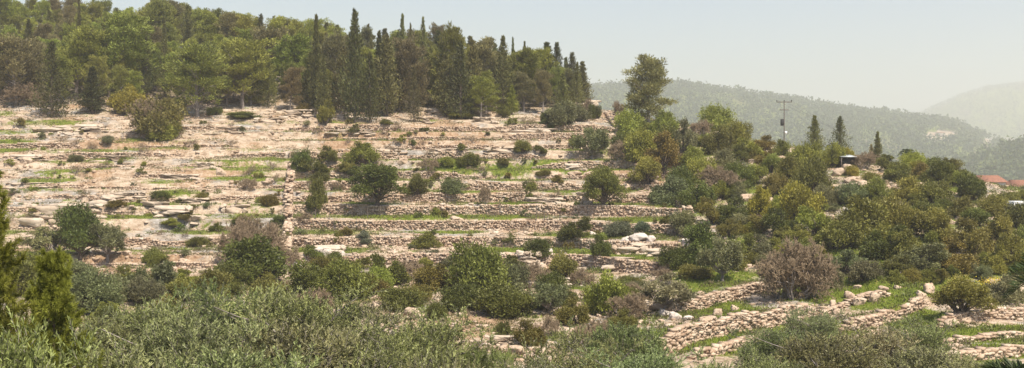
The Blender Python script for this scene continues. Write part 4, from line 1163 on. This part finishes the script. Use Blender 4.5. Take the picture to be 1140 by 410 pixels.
def undergrowth(colour, seed, label, ncl):
    rng = np.random.default_rng(seed)
    n = ncl * 9
    px = rng.uniform(-20, 1170, n); Y = 64 + (180 - 64) * rng.random(n)
    x = (px - 570) / F * Y; z = ground_py(px, Y); py = HY - z / Y * F
    zone = np.maximum(scrub_zone(px, py, Y), 0.9 * sstep(282, 296, py) * sstep(372, 350, py) * (px < 720) * ~((px > 505) & (px < 580) & (py > 352)))
    zone = np.maximum(zone, 0.36 * (py > 134))
    k = rng.random(n) < zone * sstep(0.40, 0.60, fbm(x / 4, Y / 4, seed, 3))
    x, Y, z = x[k][:ncl], Y[k][:ncl], z[k][:ncl]; n = len(x); m = 46
    rad = rng.uniform(0.2, 0.75, n)
    o_ = sph(n * m, rng).reshape(n, m, 3) * (rng.random((n, m, 1)) ** 0.5) * rad[:, None, None] * np.array([1.2, 1.2, 0.8])
    o_[..., 2] = np.abs(o_[..., 2])
    P = (o_ + np.stack([x, Y, z], 1)[:, None]).reshape(-1, 3); D = o_.reshape(-1, 3) + rng.normal(0, 0.35, (n * m, 3)) + np.array([0, 0, 0.25])
    V, Fc = leaf_tris(P, D, rng.uniform(0.10, 0.22, n * m), rng.uniform(0.06, 0.13, n * m), rng)
    tone = np.clip(np.repeat(rng.normal(0.5, 0.2, n), m) + rng.normal(0, 0.15, n * m), 0, 1)
    q = new('undergrowth', mk_mesh('undergrowth', V, Fc, {'tone': ('FACE', tone)}), LEAF, None, colour)
    q['kind'] = 'stuff'; q['category'] = 'undergrowth'; q['label'] = label
undergrowth((0.12, 0.14, 0.035), 1201, 'low green undergrowth between the larger bushes', 2100)
undergrowth((0.17, 0.14, 0.075), 1301, 'brown half-dry undergrowth between the larger bushes', 1300)
def flowers(px, py, rx, ry, label, seed):
    rng = np.random.default_rng(seed)
    P = []
    for _ in range(340):
        a = rng.normal(0, 0.45, 2)
        x, y, z = at(px + a[0] * rx, py + a[1] * ry)
        P.append((x, y, z + rng.uniform(0.1, 0.55)))
    P = np.array(P); n = len(P)
    V, Fc = leaf_tris(P, rng.normal(0, 1, (n, 3)), rng.uniform(0.06, 0.12, n), 0.09, rng)
    o = new('flowers', mk_mesh('flowers', V, Fc, {'tone': ('FACE', rng.random(n))}), GRASS, None, (0.62, 0.46, 0.02))
    o['kind'] = 'stuff'; o['category'] = 'flowers'; o['label'] = label
flowers(1105, 318, 22, 5, 'patch of yellow flowers among the dark bushes at right', 1)
flowers(922, 216, 14, 5, 'yellow flowers beside the pale rocks under the shed', 2)

# ------------------------------------------------------------------ foreground trees
FOL = [olive_proto(600 + k, w=(4.4, 4.8, 4.0)[k], h=(5.0, 5.2, 4.6)[k]) for k in range(3)]
for pr in FOL: pr[0].materials.append(GREYBARK); pr[1].materials.append(OLIVE)
PROTO['nolive'] = [spans(p) for p in FOL]; SPEC['nolive'] = ('olive_tree', 'trunk', 'crown', GREYBARK, OLIVE, 'tree')
COLOR['OL'] = (0.175, 0.205, 0.088); COLOR['OL2'] = (0.200, 0.215, 0.105); COLOR['OL3'] = (0.152, 0.190, 0.070)
ZF = 'in the foreground'
OLV = [(0, 365, 18, 190, 'OL3'), (30, 345, 34, 130, 'OL2'), (118, 356, 42, 110, 'OL'), (175, 336, 44, 130, 'OL'), (245, 317, 50, 120, 'OL3'), (215, 356, 33, 160, 'OL2'), (318, 320, 46, 140, 'OL'), (395, 342, 46, 130, 'OL'), (330, 362, 33, 170, 'OL2'), (470, 352, 42, 130, 'OL3'), (440, 378, 32, 150, 'OL'), (535, 388, 42, 80, 'OL3'),
       (110, 384, 25, 190, 'OL2'), (645, 374, 42, 120, 'OL'), (692, 362, 48, 90, 'OL3'), (722, 390, 38, 110, 'OL'), (610, 404, 36, 100, 'OL2'), (800, 407, 36, 90, 'OL'), (868, 368, 50, 96, 'OL3'), (905, 345, 62, 62, 'OL2'), (915, 374, 44, 110, 'OL'), (978, 366, 46, 92, 'OL2'), (1022, 354, 54, 70, 'OL'), (1035, 390, 42, 110, 'OL2'), (1095, 402, 44, 90, 'OL3'), (515, 402, 30, 120, 'OL2'), (255, 394, 25, 190, 'OL'), (850, 398, 40, 90, 'OL')]
for px, top, Y, wpx, c in OLV:
    x = (px - 570) / F * Y; z = float(ground_py(px, float(Y)))
    h = (HY - top) / F * Y - z
    plant('nolive', (x, Y, z), wpx / F * Y, max(h, 1.6), c, ZF, 'silvery green olive tree', px)
NP = near_pine_proto(700); NP[0].materials.append(BARK); NP[1].materials.append(NEEDLE)
PROTO['npine'] = [spans(NP)]; SPEC['npine'] = ('pine_tree', 'trunk', 'crown', BARK, NEEDLE, 'tree')
COLOR['NP'] = (0.185, 0.205, 0.036)
for px, top, Y, w, lab in [(-28, 186, 21, 2.9, 'bright green young pine cut by the left edge of the picture'), (58, 282, 22, 2.2, 'smaller bright green young pine beside the olives at lower left')]:
    x = (px - 570) / F * Y; z = float(ground_py(float(px), float(Y)))
    plant('npine', (x, Y, z), w, (HY - top) / F * Y - z, 'NP', ZF, 'young pine', px, lab)

def palm(px, py, Y, lab, seed, nf=26, fl=1.7):
    """small feather palm: stem, arching fronds with leaflets"""
    rng = np.random.default_rng(seed)
    x = (px - 570) / F * Y; zc = (HY - py) / F * Y; z0 = float(ground_py(float(px), float(Y)))
    root = empty('palm', (x, Y, z0)); H = zc - z0
    s = np.linspace(0, 1, 14)
    V, Fc = tube(np.stack([0.05 * np.sin(s * 3), 0 * s, s * H], 1), 0.16 + 0.03 * (np.arange(14) % 2), 8)
    new('trunk', mk_mesh('palm_trunk', V, Fc), BARK, root)
    for k in range(nf):
        az = k * 2.4; el = rng.uniform(-0.2, 1.25)
        u = np.linspace(0, 1, 9)[:, None]
        d = np.array([math.cos(az) * math.cos(el), math.sin(az) * math.cos(el), math.sin(el)])
        rib = np.array([0, 0, H]) + u * fl * d + u ** 2 * np.array([0, 0, -0.55 * fl])
        rv, rf = tube(rib, np.linspace(0.02, 0.005, 9), 3)
        n = 56
        uu = np.repeat(np.linspace(0.15, 1, n // 2), 2)
        P = np.stack([np.interp(uu, u[:, 0], rib[:, q]) for q in range(3)], 1)
        side = unit(np.cross(d, [0, 0, 1.0])); sg = np.tile([1, -1], n // 2)[:, None]
        D = sg * side + d * 0.6 + np.array([0, 0, 0.15]) + rng.normal(0, 0.08, (n, 3))
        lv, lf = leaf_quads(P, D, 0.34 * np.sin(np.clip(uu, 0.12, 0.97) * math.pi) ** 0.5 + 0.08, 0.035, rng)
        vv, ff = join([(rv, rf), (lv, lf)])
        new('frond', mk_mesh('palm_frond', vv, ff, {'tone': ('FACE', np.clip(rng.normal(0.5, 0.2, len(ff)), 0, 1))}), LEAF, root, (0.05, 0.075, 0.022))
    root['category'] = 'palm'; root['label'] = lab
palm(1176, 303, 26, 'dark feather palm reaching in from the right edge', 3, 24, 1.15)
palm(1126, 428, 20, 'dark feather palm with frond tips at the bottom right corner', 4, 22, 0.62)

# ------------------------------------------------------------------ built things
def box(x0, x1, y0, y1, z0, z1):
    V = np.array([[x0, y0, z0], [x1, y0, z0], [x1, y1, z0], [x0, y1, z0], [x0, y0, z1], [x1, y0, z1], [x1, y1, z1], [x0, y1, z1]], float)
    return V, BOXF
METAL = plain_mat('galvanised_metal', (0.55, 0.58, 0.58), 0.45, (0.40, 0.43, 0.43), 3, 0.4)
WOODP = plain_mat('weathered_wood', (0.16, 0.13, 0.11), 0.85, (0.09, 0.075, 0.065), 8)
PLASTER = plain_mat('white_plaster', (0.72, 0.70, 0.66), 0.85, (0.60, 0.58, 0.54), 2)
TILE = plain_mat('red_roof_tile', (0.34, 0.16, 0.10), 0.85, (0.20, 0.095, 0.065), 3, bump=0.4)
FARWALL = plain_mat('weathered_plaster', (0.38, 0.34, 0.29), 0.9)
DARK = plain_mat('dark_boards', (0.045, 0.045, 0.045), 0.8, (0.03, 0.03, 0.03), 4)
GLASS = plain_mat('window_glass', (0.03, 0.035, 0.04), 0.1, (0.02, 0.025, 0.03), 2)
WPAINT = plain_mat('white_paint', (0.75, 0.75, 0.74), 0.5, (0.65, 0.65, 0.64), 3)
def pole():
    px, Y = 873, 225.0
    x = (px - 570) / F * Y; z0 = float(ground_py(float(px), Y)); top = (HY - 112) / F * Y - z0
    root = empty('power_pole', (x, Y, z0)); root['category'] = 'power pole'; root['label'] = 'grey power pole with two crossarms rising behind the scrub'
    s = np.linspace(0, 1, 5)
    new('post', mk_mesh('post', *tube(np.stack([0 * s, 0 * s, s * top], 1), np.linspace(0.13, 0.08, 5), 8)), WOODP, root)
    new('crossarm', mk_mesh('crossarm', *box(-1.6, 1.6, -0.06, 0.06, top - 0.40, top - 0.24)), WOODP, root)
    new('crossarm', mk_mesh('crossarm', *box(-0.9, 0.9, -0.1, 0.1, top - 2.0, top - 1.86)), WOODP, root)
    new('brace', mk_mesh('brace', *join([tube([[0, 0.05, top - 1.3], [1.0, 0.05, top - 0.45]], [0.035, 0.035], 4), tube([[0, 0.05, top - 1.3], [-1.0, 0.05, top - 0.45]], [0.035, 0.035], 4)])), METAL, root)
    for q in (-1.5, 0.0, 1.5):
        new('insulator', mk_mesh('insulator', *tube([[q, 0, top - 0.22], [q, 0, top - 0.12], [q, 0, top], [q, 0, top + 0.1]], [0.05, 0.11, 0.11, 0.04], 8)), DARK, root)
    new('transformer', mk_mesh('transformer', *tube([[-0.45, -0.1, top - 5.2], [-0.45, -0.1, top - 5.15], [-0.45, -0.1, top - 3.8], [-0.45, -0.1, top - 3.75]], [0.05, 0.33, 0.33, 0.05], 10)), DARK, root)
    new('meter_box', mk_mesh('meter_box', *box(0.05, 0.5, -0.4, -0.1, top - 6.9, top - 6.3)), WPAINT, root)
    cables = []
    for n_c, (q, ex, ey, ez, sag, lab) in enumerate([(-1.5, 150, 330, -2, 5, 'power cable running right from the left insulator'), (0.0, 150, 332, -2, 6, 'power cable running right from the middle insulator'), (1.5, 150, 334, -2, 7, 'power cable running right from the right insulator')]):
        u = np.linspace(0, 1, 26)
        A = np.array([x + q, Y, z0 + top + 0.05]); B = np.array([ex, ey, ez])
        P = A + u[:, None] * (B - A); P[:, 2] -= sag * 4 * u * (1 - u)
        o = new('power_cable', mk_mesh('power_cable', *tube(P, np.full(26, 0.012), 4)), DARK)
        o['category'] = 'cable'; o['label'] = lab; o['group'] = 'power cables'
pole()
def shed():
    x, y, z = at(944, 188)
    k = y / F
    root = empty('shed', (x, y, z)); root['category'] = 'shed'; root['label'] = 'small dark shed with a pale metal roof among the right scrub'
    w, h, d = 15 * k, 13 * k, 2.2
    new('wall', mk_mesh('shed_wall', *join([box(-w / 2, -w / 2 + 0.08, 0, d, 0, h), box(w / 2 - 0.08, w / 2, 0, d, 0, h), box(-w / 2 + 0.08, w / 2 - 0.08, d - 0.08, d, 0, h), box(-w / 2 + 0.08, w / 2 - 0.08, 0.17, 0.25, 0, h)])), DARK, root)
    new('door', mk_mesh('shed_door', *box(-w * 0.40, w * 0.0, 0.1, 0.165, 0, h * 0.9)), DARK, root)
    V, Fc = box(-w * 0.58, w * 0.58, -0.5, d + 0.3, h, h + 0.08)
    V[[0, 1, 4, 5], 2] -= 0.02; V[[2, 3, 6, 7], 2] += 0.22
    new('roof', mk_mesh('shed_roof', V, Fc), METAL, root)
    o = new('post', mk_mesh('shed_post', *box(-w * 0.58, -w * 0.52, -0.42, -0.34, -0.2, h)), WOODP, root)
shed()
def gable_house(px, py, Y, w, d, h, rise, rz, lab, wins):
    x = (px - 570) / F * Y; z1 = (HY - py) / F * Y          # py: eave line
    root = empty('house', (x, Y, z1 - h), rz); root['category'] = 'house'; root['label'] = lab
    new('wall', mk_mesh('house_wall', *box(-w / 2, w / 2, 0, d, -9, h)), PLASTER, root)
    e = 0.5
    for sgn in (0, 1):                                       # hipped tile roof, two slopes, each of tile rows
        ys = (-e, d / 2) if sgn == 0 else (d + e, d / 2)
        P = []
        n = 9
        for q in range(n):
            a, b = q / n, (q + 1) / n
            y0 = ys[0] + (ys[1] - ys[0]) * a; y1 = ys[0] + (ys[1] - ys[0]) * b
            i0 = w * 0.22 * a; i1 = w * 0.22 * b
            V, Fc = box(-w / 2 - e + i0, w / 2 + e - i0, min(y0, y1), max(y0, y1), h + rise * a, h + rise * a + 0.07)
            V[:, 2] += rise / n * (np.abs(V[:, 1] - y0) / abs(y1 - y0))
            P.append((V, Fc))
        new('roof', mk_mesh('house_roof', *join(P)), TILE, root)
    hv = []
    for s_ in (-1, 1):
        V = np.array([[s_ * (w / 2 + e), -e, h], [s_ * (w / 2 + e), d + e, h], [s_ * (w / 2 + e - w * 0.22), d / 2, h + rise], [s_ * (w / 2 + e - w * 0.22) * 0.999, d / 2, h + rise - 0.01]])
        hv.append((V, np.array([[0, 1, 2, 3]])))
    new('hip', mk_mesh('house_hip', *join(hv)), TILE, root)
    for u in wins:
        f = new('window', mk_mesh('window_frame', *join([box(u - 0.6, u + 0.6, -0.05, 0.02, 0.7, 0.8), box(u - 0.6, u + 0.6, -0.05, 0.02, 2.0, 2.1), box(u - 0.6, u - 0.5, -0.045, 0.02, 0.8, 2.0), box(u + 0.5, u + 0.6, -0.045, 0.02, 0.8, 2.0)])), WPAINT, root)
        new('pane', mk_mesh('window_pane', *box(u - 0.5, u + 0.5, -0.02, 0.01, 0.8, 2.0)), GLASS, f)
gable_house(1103, 203, 255, 6.6, 6, 2.7, 1.5, -0.15, 'white house with a red tiled roof half hidden by bushes', (-1.9, 1.7))
gable_house(1143, 208, 262, 6.6, 6, 2.6, 1.5, 0.1, 'second red-roofed house cut by the right edge', (-2.0, 1.5))
def van():
    x, y, z = at(1138, 246)
    root = empty('parked_van', (x + 0.6, y, z + 0.25), 0.1); root['category'] = 'van'; root['label'] = 'white vehicle partly hidden by bushes at the right edge'
    prof = [(-2.1, 0.3), (-2.1, 1.5), (-1.95, 1.85), (0.9, 1.85), (1.5, 1.2), (2.1, 1.0), (2.15, 0.35)]
    n = len(prof)
    V = np.array([[a, -0.85, b] for a, b in prof] + [[a, 0.85, b] for a, b in prof])
    F4 = np.array([[k, (k + 1) % n, n + (k + 1) % n, n + k] for k in range(n)])
    me = bpy.data.meshes.new('van_body'); me.from_pydata(V.tolist(), [], F4.tolist() + [list(range(n))[::-1], list(range(n, 2 * n))]); me.update()
    new('body', me, WPAINT, root)
    for a, b in ((-1.8, -0.75), (-0.6, 0.4)):
        new('window', mk_mesh('van_window', *box(a, b, -0.87, -0.84, 1.2, 1.65)), GLASS, root)
    for a in (-1.35, 1.35):
        for s_ in (-0.86, 0.7):
            new('wheel', mk_mesh('van_wheel', *tube([[a, s_, 0.32], [a, s_ + 0.01, 0.32], [a, s_ + 0.17, 0.32], [a, s_ + 0.18, 0.32]], [0.02, 0.33, 0.33, 0.02], 14)), DARK, root)
van()
for i_, (px, py, hp) in enumerate([(343, 250, 13), (351, 248, 11), (367, 247, 12), (409, 243, 11), (423, 241, 12), (597, 250, 14), (606, 250, 12), (623, 252, 13), (542, 240, 10)]):
    x, y, z = at(px, py); h = hp / F * y
    o = new('fence_post', mk_mesh('fence_post', *tube([[0, 0, -0.2], [0.02, 0, h * 0.5], [0.0, 0.02, h]], [0.05, 0.045, 0.04], 6)), WOODP, None, None, (x, y, z))
    o['category'] = 'post'; o['group'] = 'old stakes on the terraces'
    THINGS.append((o, 'thin weathered wooden stake', ZM, px, None))
# conifers behind the right crest, and a palm
for px, base, w, top, c, lab in [(907, 172, 13, 128, 'cypmid', 'small conifer left of a taller pair behind the right crest'), (935, 178, 17, 129, 'cyp', 'dark conifer behind the right crest, above the shed'), (977, 188, 8, 146, 'cypmid', 'slim cypress behind the right crest beside the pale bush'), (970, 186, 9, 160, 'pinegrey', 'short brownish conifer next to the slim cypress on the right crest')]:
    Y = 168.0
    x = (px - 570) / F * Y; z = float(ground_py(float(px), Y))
    plant('cypress', (x, Y, z - 0.1), w / F * Y * 1.55, (HY - top) / F * Y - z, c, ZS, 'conifer', px, lab)
palm(1010, 172, 150, 'short palm with a shaggy trunk on the right crest', 9, 30, 1.5)

# ------------------------------------------------------------------ far woods
def far_wood():
    rng = np.random.default_rng(81)
    n = 60000
    px = rng.uniform(570, 1260, n); Y = 420 + (5600 - 420) * rng.random(n) ** 1.35
    x = (px - 570) / F * Y; z = far_z(px, Y); py = HY - z / Y * F
    keep = ((Y < 2560) | (px > 1010)) & ~clearing(px, py) & (py < 215)
    keep &= fbm(x / 60, Y / 60, 15, 3) > 0.32
    keep &= ~((fbm(x / 30, Y / 50, 19, 2) > 0.74) & (px > 930) & (Y < 2000))
    x, Y, z = x[keep], Y[keep], z[keep]; n = len(x)
    h = rng.uniform(9, 16, n) * np.where(rng.random(n) < 0.1, 1.3, 1); w = h * rng.uniform(0.24, 0.42, n)
    m = 10
    cone = rng.random((n, 1)) < 0.6
    t = rng.random((n, m)); az = rng.uniform(0, 6.283, (n, m))
    prof = np.where(cone, (1 - t) ** 0.8 * 1.05, np.sqrt(np.clip(1 - (2 * t - 1) ** 2, 0, 1))) * (0.6 + 0.4 * rng.random((n, m)))
    P = np.stack([x[:, None] + np.cos(az) * prof * w[:, None], Y[:, None] + np.sin(az) * prof * w[:, None], z[:, None] + (0.12 + 0.85 * t) * h[:, None]], -1).reshape(-1, 3)
    D = np.stack([np.cos(az), np.sin(az), 0.6 + 0 * az], -1).reshape(-1, 3) + rng.normal(0, 0.4, (n * m, 3))
    sz = np.repeat(w * 0.75, m)
    V, Fc = leaf_tris(P, D, sz * 1.1, sz, rng)
    tone = np.clip(np.repeat(rng.normal(0.5, 0.2, n), m) + rng.normal(0, 0.12, n * m), 0, 1)
    o = new('far_wood', mk_mesh('far_wood', V, Fc, {'tone': ('FACE', tone)}), NEEDLE, None, (0.075, 0.105, 0.042))
    o['kind'] = 'stuff'; o['category'] = 'wood'; o['label'] = 'hazy pine wood covering the distant ridges'
far_wood()
for px, Y, w, h, lab in [(955, 1700, 15, 6, 'small pale farm building low on the hazy ridge'), (1000, 1500, 14, 6, 'small pale house in the hazy valley'), (1048, 1950, 16, 6, 'pale house by the clearing in the haze'), (962, 2250, 15, 6, 'tiny pale hut high on the hazy ridge')]:
    x = (px - 570) / F * Y; z = float(far_z(np.array(px), np.array(Y)))
    root = empty('distant_house', (x, Y, z), 0.2); root['category'] = 'house'; root['label'] = lab; root['group'] = 'houses in the haze'
    new('wall', mk_mesh('distant_wall', *box(-w / 2, w / 2, 0, 6, -1, h)), FARWALL, root)
    V, Fc = box(-w / 2 - 0.4, w / 2 + 0.4, -0.4, 6.4, h, h + 1.6); V[4:, 1] = 3; V[4:, 0] *= 0.8
    V[[4, 5], 1] -= 0.02
    new('roof', mk_mesh('distant_roof', V, Fc), TILE, root)
    for u in (-w * 0.25, w * 0.25):
        new('window', mk_mesh('distant_window', *box(u - 0.6, u + 0.6, -0.06, 0.05, h * 0.4, h * 0.75)), GLASS, root)

# ------------------------------------------------------------------ labels
def label_all():
    groups = defaultdict(list)
    for t in THINGS:
        o, ph, zone, px, lab = t
        kind = o.name.split('.')[0].replace('_', ' ')
        if zone: o['group'] = f'{kind}s {zone}'
        if lab: o['label'] = lab
        else:
            if zone == FC:
                zone = 'deep in forest ' + ['behind the broad cypress', 'behind the umbrella pine', 'left of the thinnest cypress', 'behind the tallest cypress', 'above the rock steps', 'near its right end'][int(np.searchsorted([110, 250, 350, 430, 540], px))]
            groups[(ph, zone)].append(t)
    for (ph, zone), ts in groups.items():
        ts.sort(key=lambda t: t[3])
        for i_, t in enumerate(ts):
            if len(ts) == 1: t[0]['label'] = f'the only {ph} {zone}'
            else: t[0]['label'] = f"{ph} {zone}, {ordinal(i_)} from {'' if zone.startswith('deep') else 'the '}left"
label_all()

# ------------------------------------------------------------------ haze
def haze():
    m, n, l = mat_new('haze')
    n.remove(n['Principled BSDF'])
    v = N(n, 'ShaderNodeVolumePrincipled')
    v.inputs['Color'].default_value = (0.93, 0.93, 0.92, 1)
    v.inputs['Density'].default_value = 0.00034
    v.inputs['Anisotropy'].default_value = 0.2
    l.new(v.outputs[0], n['Material Output'].inputs['Volume'])
    V, Fc = box(-8800, 8800, -60, 8000, -72, 420)
    o = new('haze', mk_mesh('haze', V, Fc), m); o['kind'] = 'stuff'; o['category'] = 'haze'; o['label'] = 'pale dusty haze filling the valley air'
haze()
